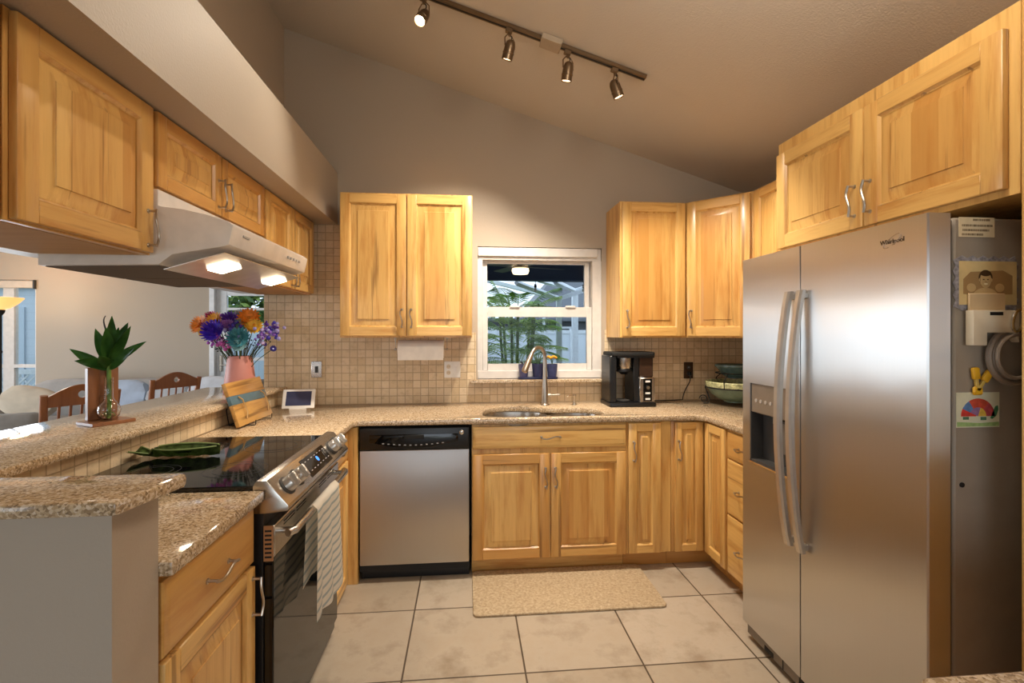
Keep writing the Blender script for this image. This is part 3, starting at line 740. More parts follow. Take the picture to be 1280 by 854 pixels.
m = M(); disc = lambda cx, cz, rx, rz, y, mi: m.prism([(cx + rx * cos(a * pi / 12), cz + rz * sin(a * pi / 12)) for a in range(24)], -.0003, 'Y', mi, base=y)
m.prism([(1.378, 1.508), (1.53, 1.508), (1.53, 1.56), (1.50, 1.575), (1.40, 1.57), (1.378, 1.55)], -.0003, 'Y', 3, base=-.0025)
disc(hx, hz - .048, .040, .026, -.0028, 0); disc(hx, hz, .0175, .023, -.0031, 0); disc(hx, hz + .006, .0215, .022, -.0030, 1); disc(hx, hz + .018, .0165, .008, -.0036, 1); disc(hx, hz - .004, .0145, .017, -.0034, 0)
for s in (-1, 1): disc(hx + s * .0065, hz + .001, .0024, .0016, -.0037, 1); disc(hx + s * .018, hz, .003, .005, -.0031, 0); disc(hx + s * .044, hz - .022, .014, .012, -.0031, 0)
disc(hx, hz - .0115, .006, .0022, -.0037, 2); disc(hx, hz - .005, .0016, .003, -.0037, 3)
m.done('portrait', [plain('sepia_skin', (206, 172, 118), .5), plain('sepia_hair', (78, 54, 30), .5), plain('sepia_teeth', (238, 222, 180), .5), plain('sepia_mid', (170, 134, 86), .5)], pf)
cd = thing('paper_holder', 'white plastic holder with slot hooked over the child photo', 'holder', (0, FY, 0))
m = M(); m.box(1.388, -.010, 1.455, 1.500, -.004, 1.510, b=.002); m.done('back_card', plain('tan_card', (214, 184, 140), .6), cd)
m = M(); m.prism([(1.378, 1.365), (1.420, 1.365), (1.420, 1.400), (1.500, 1.400), (1.518, 1.372), (1.518, 1.462), (1.378, 1.462)], -.022, 'Y', base=-.008, b=.002); m.done('pocket', plain('holder_white', (222, 206, 178), .45), cd)
m = M(); m.box(1.428, -.0305, 1.448, 1.468, -.0295, 1.457, b=.0003); m.done('slot', MATTE, cd)
cb = M(); cb.tube([Vector((1.506 + .016 * cos(a * pi / 12) + .006 * sin(a * pi / 12), FY - .036, 1.433 + .030 * sin(a * pi / 12))) for a in range(24)], .004, 8, closed=True)
tag(cb.done('carabiner', CHROME), 'silver carabiner clip above the grey ring', 'carabiner')
m = M()
for r, y, t in ((.075, -.016, .008), (.060, -.026, .006)):
    m.tube([(1.515 + r * cos(a * pi / 24), FY + y, 1.334 + r * sin(a * pi / 24)) for a in range(48)], t, 8, closed=True)
m.lathe([(.075, .012), (.070, .016), (.064, .022), (.060, .026)], 48, mat=Matrix.Rotation(pi / 2, 4, 'X'), loc=(1.515, FY, 1.334))
tag(m.done('collapsible_bowl', plain('grey_silicone', (146, 130, 114), .5)), 'grey collapsible ring bowl hanging on the refrigerator side', 'bowl')
cl = thing('magnet_clip', 'yellow clothespin shaped magnet clip above the turtle drawing', 'clip', (1.415, FY, 1.238))
YEL = plain('yellow_plastic', (232, 176, 40), .4)
for a in (-.12, .62):
    m = M(); R = Matrix.Rotation(a, 4, 'Y')
    m.box(-.005, -.012, .0, .005, -.004, .04, 1, b=.002, mat=R); m.box(-.011, -.014, .032, .011, -.003, .066, 0, b=.005, seg=2, mat=R)
    m.done('arm', [YEL, plain('clear_yellow', (214, 180, 90), .25)], cl)
m = M(); m.box(-.014, -.012, -.012, .016, -.003, .012, b=.004); m.done('jaw', YEL, cl)
td = thing('turtle_drawing', 'childs drawing of a patchwork turtle on white paper', 'drawing', (0, FY, 0))
m = M(); m.box(1.358, -.0015, 1.135, 1.491, -.0003, 1.233); m.done('paper', plain('drawing_paper', (222, 220, 190), .8, 0, .10, 14), td)
tc = (1.424, 1.166)
def patch(name, pts, rgb, y=-.0015): M().prism(pts, -.0004, 'Y', base=y).done(name, plain(name + '_crayon', rgb, .8, 0, .2, 80), td)
shell = lambda a0, a1, r0, r1: [(tc[0] + r1 * .052 * cos(a0 + (a1 - a0) * i / 8), tc[1] + r1 * .050 * sin(a0 + (a1 - a0) * i / 8)) for i in range(9)] + [(tc[0] + r0 * .052 * cos(a1 + (a0 - a1) * i / 8), tc[1] + r0 * .050 * sin(a1 + (a0 - a1) * i / 8)) for i in range(9)]
patch('shell_patch', shell(0, pi * .28, .5, 1), (190, 74, 78)); patch('shell_patch', shell(pi * .28, pi * .68, .5, 1), (206, 78, 52)); patch('shell_patch', shell(pi * .68, pi * .86, .5, 1), (96, 132, 180)); patch('shell_patch', shell(pi * .86, pi, .1, 1), (214, 62, 50))
patch('shell_patch', shell(0, pi * .4, .0, .5), (226, 184, 70)); patch('shell_patch', shell(pi * .4, pi * .86, .0, .5), (150, 110, 150))
patch('turtle_head', [(1.462, 1.160), (1.470, 1.178), (1.478, 1.194), (1.486, 1.196), (1.487, 1.184), (1.480, 1.166), (1.468, 1.158)], (64, 124, 84))
patch('turtle_leg', [(1.378, 1.157), (1.396, 1.157), (1.396, 1.165), (1.378, 1.165)], (84, 122, 90)); patch('turtle_leg', [(1.432, 1.155), (1.450, 1.155), (1.450, 1.164), (1.432, 1.164)], (84, 122, 90))
patch('grass_stroke', [(1.360, 1.138), (1.489, 1.138), (1.489, 1.150), (1.43, 1.147), (1.360, 1.151)], (160, 190, 120))

# ================================================================ SINK, FAUCET AND SMALL THINGS
def inset(P, k, cx, cy): return [(cx + (x - cx) * k, cy + (y - cy) * k) for x, y in P]
sk = thing('sink', 'stainless double bowl sink set under the granite', 'sink', (0, 0, 0))
def bowl(cx, cy, rx, ry, ex, depth):
    m = M(); L = []
    def loop(k, z): return [(cx + rx * k * (abs(cos(a)) ** ex) * (1 if cos(a) >= 0 else -1), cy + ry * k * (abs(sin(a)) ** ex) * (1 if sin(a) >= 0 else -1), z) for a in [2 * pi * i / 40 for i in range(40)]]
    m.rings([loop(1.06, .8785), loop(1.0, .8785), loop(.98, .86), loop(.93, .88 - depth + .03), loop(.85, .88 - depth), loop(.2, .88 - depth - .004)])
    o = m.done('basin', plain('sink_steel', (190, 184, 174), .25, 1), sk)
    M().lathe([(.04, 0), (.038, .004), (.02, .002), (0, .002)], 20, loc=(cx, cy, .88 - depth - .003)).done('drain', CHROME, o)
bowl(.295, 2.985, .205, .205, .75, .20); bowl(.67, 2.94, .158, .152, .75, .17)
fa = thing('faucet', 'brushed nickel gooseneck faucet with pull-down spray head', 'faucet', (.52, 3.22, .914))
m = M(); m.lathe([(0, 0), (.030, 0), (.030, .006), (.024, .012), (.022, .08), (.018, .14), (.0135, .20), (.0135, .30)], 24); m.done('base_column', NICKEL, fa)
dirv = Vector((-.66, -.55, 0)).normalized(); R = .068
pts = [Vector((0, 0, .29))] + [dirv * (R - R * cos(a)) + Vector((0, 0, .32 + R * sin(a))) for a in [pi * i / 14 for i in range(13)]]
m = M(); m.tube(pts, .0125, 14); m.done('spout', NICKEL, fa)
e = pts[-1]; dn = (pts[-1] - pts[-2]).normalized()
m = M(); m.tube([e, e + dn * .02, e + dn * .06, e + dn * .12, e + dn * .135], [.0125, .015, .017, .021, .019], 16); m.done('spray_head', NICKEL, fa)
m = M(); m.tube([(.018, 0, .066), (.04, -.006, .068)], .012, 12); m.tube([(.04, -.006, .068), (.10, -.02, .072)], [.007, .006], 10); m.done('lever', NICKEL, fa)
sd = thing('soap_dispenser', 'small nickel soap dispenser right of the faucet', 'soap dispenser', (.72, 3.22, .914))
m = M(); m.lathe([(0, 0), (.019, 0), (.019, .005), (.012, .01), (.010, .05), (.013, .055), (.013, .07), (0, .072)], 18); m.done('pump', NICKEL, sd)
m = M(); m.tube([(0, 0, .063), (-.045, -.02, .066), (-.05, -.022, .058)], .006, 8); m.done('nozzle', NICKEL, sd)

# potted plants on the sill
NAVY = plain('blue_glaze', (52, 56, 92), .25); 
m = M(); m.prism(rrect(.352, 3.312, .632, 3.392, .03), .014, 'Z', base=1.0785, b=.003); tag(m.done('pot_tray', plain('navy_tray', (30, 34, 66), .3)), 'navy blue tray holding three pots on sill', 'tray')
def pot(x, r, h, label, col, sort):
    o = thing('plant_pot', label, 'potted plant', (x, 3.352, 1.093))
    M().lathe([(0, 0), (r * .8, 0), (r, h * .75), (r * 1.02, h), (r * .9, h), (r * .86, h * .85), (0, h * .85)], 24).done('pot', plain('pot_glaze', col, .3, 0, .2, 40), o)
    m = M()
    if sort == 0:
        for k in range(9):
            a = k * 2.4; l = .05 + .02 * (k % 3)
            m.tube(bez((0, 0, h * .8), (.01 * cos(a), .01 * sin(a), h + .02), (.025 * cos(a), .02 * sin(a), h + l * .7), (.045 * cos(a), .022 * sin(a), h + l), 5), [.006, .006, .005, .004, .003, .001], 6)
        m.done('leaves', foliage('aloe_green', (60, 88, 66), (110, 130, 110)), o)
    elif sort == 1:
        for k in range(4): m.tube(bez((0, 0, h * .8), (0, 0, h + .02), (.01 * cos(k * 1.6), .01, h + .03), (.018 * cos(k * 1.6), .012 * sin(k * 1.6), h + .045), 4), .002, 5)
        m.done('stems', foliage('stem_green', (60, 84, 40), (92, 120, 60)), o)
        m = M()
        for k in range(6): m.ball((.024 * cos(k * 1.05), .014 * sin(k * 1.05), h + .045 + .006 * (k % 2)), .014, u=8, v=6, sc=(1, 1, .7))
        m.done('blossoms', plain('yellow_petals', (222, 160, 40), .6), o)
    else:
        for k in range(7): m.tube(bez((0, 0, h * .8), (0, 0, h), (.02 * cos(k), .015 * sin(k), h + .01), (.028 * cos(k), .02 * sin(k), h + .022), 4), .003, 5)
        m.done('leaves', foliage('small_leaves', (70, 70, 60), (120, 116, 110)), o)
pot(.392, .036, .088, 'grey blue pot with low succulent at the left end of tray', (74, 72, 104), 2)
pot(.492, .042, .092, 'dark blue pot with spiky aloe behind the faucet', (44, 48, 80), 0)
pot(.592, .038, .088, 'blue pot with yellow flowers at the right end of tray', (56, 62, 98), 1)

# coffee maker
cm = thing('coffee_maker', 'black and steel drip coffee maker beside the window', 'coffee maker', (.93, 3.10, .914))
m = M(); m.prism(rrect(-.005, -.02, .31, .22, .02), .028, 'Z', b=.004); m.done('base', BLACK, cm)
m = M(); m.box(0, .0, .026, .045, .20, .335, 0, b=.006); m.done('tower', BLACK, cm)
m = M(); m.prism(rrect(.01, -.01, .305, .21, .02), .026, 'Z', base=.332, b=.006); m.done('lid', MATTE, cm)
m = M(); m.lathe([(0, 0), (.046, 0), (.056, .02), (.058, .095), (0, .095)], 28, loc=(.115, .07, .238)); m.done('brew_basket', STEEL, cm)
m = M(); m.lathe([(0, 0), (.02, 0), (.03, .012), (.060, .022), (.060, .034), (0, .034)], 24, loc=(.115, .07, .208)); m.box(.05, .0, .32, .30, .19, .335); m.done('basket_holder', BLACK, cm)
m = M(); m.box(.165, .02, .026, .205, .20, .335, b=.005); m.done('column', BLACK, cm)
m = M(); m.box(.205, .02, .19, .300, .20, .333, b=.006); m.done('water_reservoir', plain('smoky_plastic', (62, 44, 34), .12), cm)
m = M(); m.box(.200, .0, .026, .305, .20, .190, b=.005); cpn = m.done('control_tower', STEEL, cm)
m = M(); m.box(.225, -.003, .035, .283, .001, .182, b=.001); cps = m.done('control_strip', BLACK_G, cpn)
m = M()
m.lathe([(0, 0), (.013, 0), (.011, .010), (0, .010)], 16, mat=Matrix.Rotation(pi / 2, 4, 'X'), loc=(.254, -.003, .125)); m.done('dial', CHROME, cps)
for z in (.165, .088, .05):
    m = M(); m.box(.238, -.006, z - .006, .270, -.002, z + .006, b=.001); m.done('button', WHITE, cps)
m = M(); m.lathe([(0, 0), (.04, 0), (.045, .004), (.045, .010), (.0, .010)], 24, loc=(.11, .07, .028)); m.done('drip_plate', DARK_GREY, cm)

# outlets
def plate(x0, x1, z0, z1, label, col, sort):
    y = 3.372; o = thing('wall_outlet', label, 'outlet', ((x0 + x1) / 2, y, (z0 + z1) / 2)); w, h = x1 - x0, z1 - z0
    M().box(-w / 2, -.006, -h / 2, w / 2, 0, h / 2, b=.003).done('cover_plate', col, o)
    xs = (0,) if w < .08 else (-.026, .026)
    for i, x in enumerate(xs):
        m = M(); 
        if sort == 'switch' or (len(xs) == 2 and i == 1):
            m.box(x - .011, -.009, -.022, x + .011, -.005, .022, 0, b=.002); m.box(x - .004, -.018, -.004, x + .004, -.008, .008, 0, b=.001); m.done('toggle', DARK_GREY if sort == 'switch' else WHITE, o)
        else:
            for s in (-1, 1):
                m = M(); m.lathe([(0, 0), (.015, 0), (.015, .003), (0, .003)], 18, mat=Matrix.Rotation(pi / 2, 4, 'X'), loc=(x, -.006, s * .021))
                for q in (-.005, .004): m.box(x + q, -.0098, s * .021 - .004, x + q + .0015, -.0088, s * .021 + .005, 1)
                m.done('socket', [DARK_GREY if sort == 'black' else plain('socket_ivory', (216, 200, 176), .4), MATTE if sort != 'black' else WHITE], o)
    return o
plate(-1.040, -.970, 1.098, 1.208, 'steel switch plate above the white tablet', STEEL, 'switch')
plate(-.155, -.045, 1.090, 1.202, 'white double outlet and switch plate below the paper towels', WHITE, 'white')
plate(1.555, 1.625, 1.070, 1.188, 'bronze outlet with the coffee maker plugged in', plain('dark_bronze', (72, 52, 36), .4, .4), 'black')
m = M(); m.box(1.578, 3.335, 1.092, 1.602, 3.363, 1.122, 0, b=.004)
m.tube(bez((1.59, 3.338, 1.10), (1.59, 3.32, 1.03), (1.545, 3.34, 1.02), (1.535, 3.345, .921), 14) + bez((1.535, 3.345, .921), (1.45, 3.35, .9185), (1.40, 3.30, .9185), (1.32, 3.34, .9185), 12)[1:] + bez((1.32, 3.34, .9185), (1.28, 3.345, .9185), (1.25, 3.31, .9185), (1.222, 3.27, .93), 8)[1:], .0036, 8)
tag(m.done('power_cord', BLACK), 'black cord running from the bronze outlet to the coffee maker', 'cord')

# bowls on wire rack
rk = thing('bowl_rack', 'black two tier wire rack with scroll feet holding green bowls', 'rack', (1.80, 3.12, .914))
m = M()
for z, r in ((.118, .186), (.215, .122)): m.tube([(r * cos(a * pi / 18), r * sin(a * pi / 18), z) for a in range(36)], .004, 6, closed=True)
for k in range(3):
    a = pi + k * 2 * pi / 3 - .35; d = Vector((cos(a), sin(a), 0))
    sp = [d * (.20 + .028 * cos(t) * (1 - t / 14)) + Vector((0, 0, .034 + .028 * sin(t) * (1 - t / 14))) for t in [i * .45 for i in range(20)]]
    m.tube([d * .190 + Vector((0, 0, .118)), d * .172 + Vector((0, 0, .07)), d * .16 + Vector((0, 0, .03)), d * .172 + Vector((0, 0, .006)), d * .20 + Vector((0, 0, .005))], .004, 6)
    m.tube(sp, .0035, 6)
    a2 = a + pi / 3; d2 = Vector((cos(a2), sin(a2), 0)); m.tube([d2 * .186 + Vector((0, 0, .118)), d2 * .19 + Vector((0, 0, .17)), d2 * .122 + Vector((0, 0, .215))], .0035, 6)
m.done('wire_frame', MATTE, rk)
SAGE = plain('sage_glaze', (112, 132, 112), .3, 0, .15, 30)
b1 = thing('serving_bowl', 'large sage green bowl with cream band on the lower tier', 'bowl', (1.80, 3.12, .934))
m = M(); m.lathe([(0, .0), (.07, 0), (.07, .008), (.10, .018), (.150, .052), (.178, .098)], 40); m.lathe([(.172, .099), (.140, .055), (.0, .012)], 40); m.done('body', SAGE, b1)
m = M(); m.lathe([(.178, .098), (.186, .105), (.190, .135), (.186, .140), (.178, .136), (.172, .099)], 40); m.done('rim', plain('cream_leaf_band', (196, 196, 146), .4, 0, .5, 60), b1)
b2 = thing('serving_bowl', 'smaller blue green bowl on the upper tier of rack', 'bowl', (1.80, 3.12, 1.094))
m = M(); m.lathe([(0, 0), (.05, 0), (.05, .006), (.085, .024), (.110, .062), (.128, .080), (.128, .092), (.120, .092), (.100, .056), (0, .012)], 36); m.done('body', plain('teal_glaze', (88, 108, 104), .25, 0, .15, 30), b2)

# paper towel roll
pt = thing('paper_towel_roll', 'white paper towel roll hung under the back wall cabinet', 'paper towel', (0, 3.21, 1.292))
m = M(); RX = Matrix.Rotation(pi / 2, 4, 'Y')
m.lathe([(.02, -.442), (.060, -.442), (.060, -.150), (.02, -.150), (.02, -.442)], 40, mat=RX); m.box(-.44, -.061, -.068, -.152, -.060, .02); m.done('roll', plain('paper_white', (240, 234, 226), .9), pt)
m = M(); m.tube([(-.462, 0, .078), (-.462, 0, 0), (-.13, 0, 0), (-.13, 0, .078)], .004, 8)
for x in (-.462, -.13): m.ball((x, 0, 0), .009, u=10, v=8); m.box(x - .012, -.02, .073, x + .012, .02, .078)
m.done('holder', NICKEL, pt)

# tablet
tb = thing('tablet', 'white framed tablet propped on the counter below switch plate', 'tablet', (-1.07, 3.20, .914), radians(6))
R = Matrix.Translation((0, 0, .003)) @ Matrix.Rotation(-.42, 4, 'X')
M().box(-.098, -.006, 0, .098, .006, .128, b=.005, seg=2, mat=R).done('case', WHITE, tb)
M().box(-.076, -.0072, .018, .076, -.0055, .112, mat=R).done('screen', plain('dim_screen', (66, 70, 98), .08), tb)
M().prism([(-.05, -.01), (.05, -.01), (.06, .07), (-.06, .07)], .006, 'Z').done('foot', WHITE, tb)

# board on wire stand
bdl = thing('serving_board', 'olive wood board with blue resin stripe leaning on wire stand', 'board', (-1.135, 2.555, .925), 0)
tilt = Matrix.Rotation(-.32, 4, 'Y')            # local: y along, z up slope
bd_t = Matrix.Translation((0, 0, 0)) @ tilt
def bslab(name, z0a, z0b, z1a, z1b, mat):
    m = M(); L = .415
    t = [(0, z0a), (L, z0b), (L, z1b), (0, z1a)]
    mm = M(); mm.prism(t, .019, 'X', base=-.019, b=.0015)
    bmesh.ops.transform(mm.bm, matrix=bd_t, verts=mm.bm.verts); return mm.done(name, mat, bdl)
OLIVE = wood('olive_wood', 'Y', False, (206, 160, 92), (154, 104, 48), (84, 50, 22), .3, .54)
bslab('lower_plank', 0, 0, .115, .105, OLIVE); bslab('resin_stripe', .115, .105, .162, .152, plain('blue_grey_resin', (84, 108, 118), .12)); bslab('upper_plank', .162, .152, .232, .232, OLIVE)
ws = thing('wire_easel', 'thin wire easel holding the olive wood board', 'easel', (-1.135, 2.555, .914))
m = M()
for y in (.10, .31):
    a = tilt @ Vector((.004, y, .01)); tp = tilt @ Vector((-.023, y, .19))
    m.tube([(.035, y, .030), (.034, y, .006), (.028, y, .003), (-.10, y, .003), (-.10, y, .01), (-.113, y, .08), (tp.x - .003, y, tp.z + .008)], .0025, 6)
m.tube([(-.10, .10, .004), (-.10, .31, .004)], .0025, 6)
m.done('wire', MATTE, ws)
m = M()
for y in (.09, .36):
    m.tube([tilt @ Vector((.006, y + .0, .03)) + Vector((0, 0, .011)), tilt @ Vector((.016, y + .004, .06)) + Vector((0, 0, .011)), tilt @ Vector((.014, y + .0, .13)) + Vector((0, 0, .011)), tilt @ Vector((.004, y - .012, .15)) + Vector((0, 0, .011))], .004, 8)
m.done('clip', plain('brass_clip', (206, 168, 112), .3, .8), ws)

# green glass fish dish on the cooktop
fs = thing('fish_dish', 'green glass fish shaped dish lying on the cooktop', 'dish', (-1.10, 1.96, .926), radians(4))
def fish(u, v):
    x = -.15 + .30 * u; w = .058 * max(.02, sin(pi * min(1, max(0, (u - .22) / .8)) ** .8)) ** .7 if u > .22 else .016 + .03 * ((.22 - u) / .22)
    q = v * 2 - 1; z = .004 + .034 * q * q * (1 if u > .22 else .4) + (.018 * ((.22 - u) / .22) if u < .22 else 0) + .003 * sin(u * 40) * (1 - q * q) * .6
    return (x, q * w, z)
m = M(); m.grid(fish, 40, 14, thick=.004); m.done('body', plain('green_glass', (78, 96, 50), .06, 0, .55, 45), fs)
m = M(); m.tube([Vector(fish(.02 + .96 * i / 20, 0)) + Vector((0, 0, .002)) for i in range(21)], .003, 6); m.tube([Vector(fish(.02 + .96 * i / 20, 1)) + Vector((0, 0, .002)) for i in range(21)], .003, 6); m.done('rim', plain('pale_green_glass', (122, 138, 84), .08), fs)
m = M(); m.ball((.12, .012, .02), .006, u=10, v=8); m.done('eye', plain('fish_eye', (196, 196, 160), .2), fs)
m = M(); m.grid(lambda u, v: (.02 + .05 * u, -.045 - .03 * v * sin(pi * u), .026 + .01 * v), 8, 4, thick=.003); m.done('fin', plain('dark_green_glass', (38, 56, 26), .1), fs)

# ================================================================ BAR TOP: PLANT + BOUQUET
st = thing('propagation_stand', 'small wooden stand holding a glass bulb on bar', 'stand', (-1.447, 2.085, 1.04), radians(60))
WAL = wood('walnut', 'Z', False, (168, 112, 72), (134, 84, 50), (70, 40, 22), .4, .7)
m = M(); m.box(-.075, -.085, 0, .072, .035, .014, b=.002); m.done('foot', WAL, st)
m = M(); m.box(-.052, .0, .014, -.014, .022, .222, b=.002); m.box(.014, .0, .014, .052, .022, .222, b=.002); m.box(-.014, .0, .014, .014, .022, .105, b=.001); m.box(-.014, .014, .105, .014, .022, .222); m.done('upright', WAL, st)
gv = thing('glass_bulb', 'clear glass bulb vase with water on the wooden stand', 'vase', (-1.411, 2.061, 1.056))
prof = [(0, 0), (.018, .002), (.034, .016), (.039, .038), (.034, .058), (.02, .074), (.0145, .085), (.0145, .165), (.016, .168)]
m = M(); m.lathe(prof + [(r - .0016 if r > .002 else 0, z + (.0016 if z < .05 else 0)) for r, z in prof[::-1]], 28); m.done('glass', GLASS, gv)
VIEW = Vector((.57, -.82, .1))
lf = thing('leafy_cutting', 'green leafy plant cutting standing in the glass bulb', 'plant', (-1.411, 2.061, 1.062))
LG = foliage('deep_leaf', (38, 80, 30), (84, 132, 58), .35); LS = foliage('leaf_stem', (70, 104, 40), (120, 150, 70))
m = M(); m.tube([(0, 0, .0), (.002, 0, .08), (0, 0, .19), (0, 0, .24)], .0075, 10)
for k in range(6): m.tube(bez((0, 0, .03), (.01 * cos(k), .01 * sin(k), .02), (.02 * cos(k * 1.1), .02 * sin(k * 1.1), .02), (.024 * cos(k * 1.2), .022 * sin(k * 1.2), .008), 5), .0012, 5)
m.done('stem', LS, lf)
def leaf(parent, p0, d, length, width, bend, mat, name='leaf', roll=0):
    d = Vector(d).normalized(); up = Vector((0, 0, 1)); side = d.cross(VIEW).normalized()
    nr = side.cross(d).normalized(); side = (Quaternion(d, roll) @ side); nr = Quaternion(d, roll) @ nr
    p0 = Vector(p0)
    def f(u, v):
        q = v * 2 - 1; w = width / 2 * (sin(pi * u ** .75) ** .9 * .96 + .06 * (1 - u))
        p = p0 + d * length * u + Vector((0, 0, -1)) * bend * u * u + side * q * w + nr * abs(q) * w * .35
        return p
    m = M(); m.grid(f, 14, 4, thick=.0007); return m.done(name, mat, parent, angle=60)
for dx, dy, dz, L, wd, bd, z0 in ((-.80, -.1, .55, .150, .034, .006, .19), (-.42, .15, .9, .150, .036, .0, .21), (-.22, -.2, .95, .130, .036, .0, .22), (.0, .1, 1, .155, .034, -.0, .24), (.10, -.25, .9, .135, .040, .0, .22),
                                 (.30, .2, .9, .15, .036, .0, .23), (.5, -.1, .8, .165, .032, .004, .22), (.72, .2, .62, .150, .030, .01, .21), (.62, -.3, .30, .155, .030, -.02, .195), (-.35, -.5, .35, .115, .036, .03, .20), (.15, -.6, .55, .10, .040, .02, .20), (-.1, .5, .9, .15, .034, 0, .22)):
    leaf(lf, (0, 0, z0), (dx, dy, dz), L * 1.08, wd * 1.2, bd, LG, roll=random.uniform(-.5, .5))
m = M(); m.tube(bez((0, 0, .30), (-.01, 0, .36), (-.03, 0, .385), (-.012, 0, .405), 8), [.004 - .0003 * i for i in range(9)], 6); m.done('new_shoot', plain('dark_shoot', (44, 34, 30), .5), lf)

vs = thing('flower_vase', 'pink tapered ceramic vase holding the bouquet', 'vase', (-1.35, 3.04, 1.04))
m = M()
def vring(r, z, n=36): return [((r + (.0012 if k % 2 else 0)) * cos(2 * pi * k / n), (r + (.0012 if k % 2 else 0)) * sin(2 * pi * k / n), z) for k in range(n)]
m.rings([vring(.001, 0), vring(.085, 0), vring(.090, .006), vring(.078, .11), vring(.066, .215), vring(.062, .222), vring(.058, .215), vring(.068, .10), vring(.07, .012), vring(.001, .01)])
m.done('body', plain('pink_ceramic', (206, 136, 124), .45, 0, .08, 6), vs, angle=50)
VC = Vector((-1.35, 3.04, 1.04))
SG = foliage('flower_stem', (40, 56, 30), (80, 96, 56))
def daisy(parent, c, r, rgb, heart, layers=2, n=16, face=(0, -1, .3), lift=.25, width=.5):
    mats = [plain('petals', rgb, .6, 0, .25, 60), plain('heart', heart, .8, 0, .3, 200)]
    R = rot_to(face); m = M()
    for l in range(layers):
        k = 1 - .28 * l
        for i in range(n):
            a = 2 * pi * i / n + l * .2; T = Matrix.Translation(c) @ R @ Matrix.Rotation(a, 4, 'Z')
            def f(u, v):
                q = v * 2 - 1; w = r * k * width * .5 * sin(pi * (.12 + .80 * u)) * (3.2 / sqrt(n))
                return T @ Vector((r * k * (.18 + .82 * u), q * w, (lift + .25 * l) * r * u * u + .12 * r * l))
            m.grid(f, 3, 2)
    m.done('petals', mats[0], parent, angle=60)
    M().ball(c, r * .30, 0, (1, 1, .6), 12, 8, mat=R).done('heart', mats[1], parent)
def flower(label, rel, r, rgb, heart, sort='daisy', group=None, layers=2, n=16):
    o = thing('flower', label, 'flower', tuple(VC), 0, group); r *= 1.14
    c = Vector(rel); d = Vector((c.x, c.y * .5, .12)).normalized()
    m = M(); b = Vector((c.x * .18, c.y * .18, .06))
    m.tube(bez(b, b + Vector((c.x * .1, c.y * .1, .12)), Vector((c.x * .55, c.y * .55, max(.20, c.z - .10))), c, 8), .0022, 6)
    m.done('stem', SG, o)
    if sort == 'daisy': daisy(o, c, r, rgb, heart, layers, n, (c.x * 3, -1, .35 + c.z * .4))
    elif sort == 'mum': daisy(o, c, r, rgb, rgb, 4, 18, (c.x * 2, -1, .5), .5, .42)
    else:
        m = M()
        for k in range(26):
            p = c + Vector((random.gauss(0, 1), random.gauss(0, 1), random.gauss(0, .9))) * r * .48
            m.ball(p, r * random.uniform(.13, .22), random.choice((0, 0, 1)), u=7, v=5)
        m.done('blossoms', [plain('tiny_petals', rgb, .6, 0, .25, 80), plain('tiny_petals_pale', tuple(min(255, int(q * .5 + 128)) for q in rgb), .6)], o)
    return o
ORA = (226, 130, 30); YE = (226, 168, 40); PUR = (120, 66, 170); BLU = (56, 44, 160); LIL = (178, 120, 196); TEAL = (84, 156, 168); BR = (110, 64, 20)
for a in (
 ('orange daisy at the far left of the bouquet', (-.205, -.04, .405), .052, ORA, (170, 84, 20)),
 ('golden yellow sunflower with dark centre in upper left bouquet', (-.118, -.05, .425), .05, (232, 160, 44), BR),
 ('yellow daisy low on the left side of bouquet', (-.158, -.07, .372), .040, (226, 176, 50), YE),
 ('magenta flower behind the two orange daisies', (-.155, 0, .448), .034, (206, 30, 120), (150, 20, 90), 'mum'),
 ('large violet blue aster facing front left', (-.092, -.10, .360), .062, (84, 50, 196), (60, 30, 120), 'mum'),
 ('purple aster at the top of the bouquet', (-.045, -.02, .425), .050, (110, 60, 180), (80, 40, 130), 'mum'),
 ('pale lilac blossom near the bouquet centre', (-.03, -.08, .395), .036, LIL, (226, 210, 226), 'mum'),
 ('orange daisy at the upper right of bouquet', (.068, -.04, .445), .056, ORA, (190, 110, 20)),
 ('yellow flower below the right orange daisy', (.105, -.06, .395), .044, (226, 176, 60), YE),
 ('large teal chrysanthemum facing the viewer', (.05, -.12, .322), .058, TEAL, (60, 120, 130), 'mum'),
 ('pale aqua chrysanthemum under the teal one', (.048, -.11, .285), .040, (170, 206, 206), (150, 190, 190), 'mum'),
 ('white dried bloom at the back of the bouquet', (0, .02, .455), .040, (206, 202, 200), (190, 186, 184), 'mum'),
 ('dusty teal bloom behind the yellow flower', (.03, -.03, .405), .040, (150, 180, 178), (130, 160, 160), 'mum'),
 ('small navy flower hanging low at the right', (.205, -.04, .265), .018, (50, 40, 120), (200, 200, 230), 'daisy'),
 ('cluster of blue statice at the right edge of bouquet', (.185, -.03, .355), .055, (64, 50, 168), YE, 'filler'),
 ('cluster of violet statice inside the right edge', (.145, -.05, .345), .050, (130, 90, 190), YE, 'filler'),
 ('cluster of dark blue statice right of the bouquet centre', (.0, -.09, .372), .050, (62, 48, 150), YE, 'filler'),
 ('cluster of pink statice low on the bouquet front', (-.035, -.10, .305), .046, (196, 90, 170), YE, 'filler'),
 ('cluster of pink violet statice low on the left', (-.11, -.08, .32), .045, (170, 90, 190), YE, 'filler'),
 ('cluster of lilac statice above the teal chrysanthemum', (.015, -.10, .345), .04, (160, 120, 200), YE, 'filler'),
 ('cluster of violet statice at the bouquet top centre', (-.005, .0, .44), .045, (110, 60, 180), YE, 'filler'),
 ('cluster of mauve statice on the left rim of the bouquet', (-.075, -.06, .40), .042, (176, 110, 190), YE, 'filler'),
 ('cluster of deep purple statice at the upper right', (.165, .0, .395), .042, (92, 50, 150), YE, 'filler'),
): flower(*a)
sp = M()
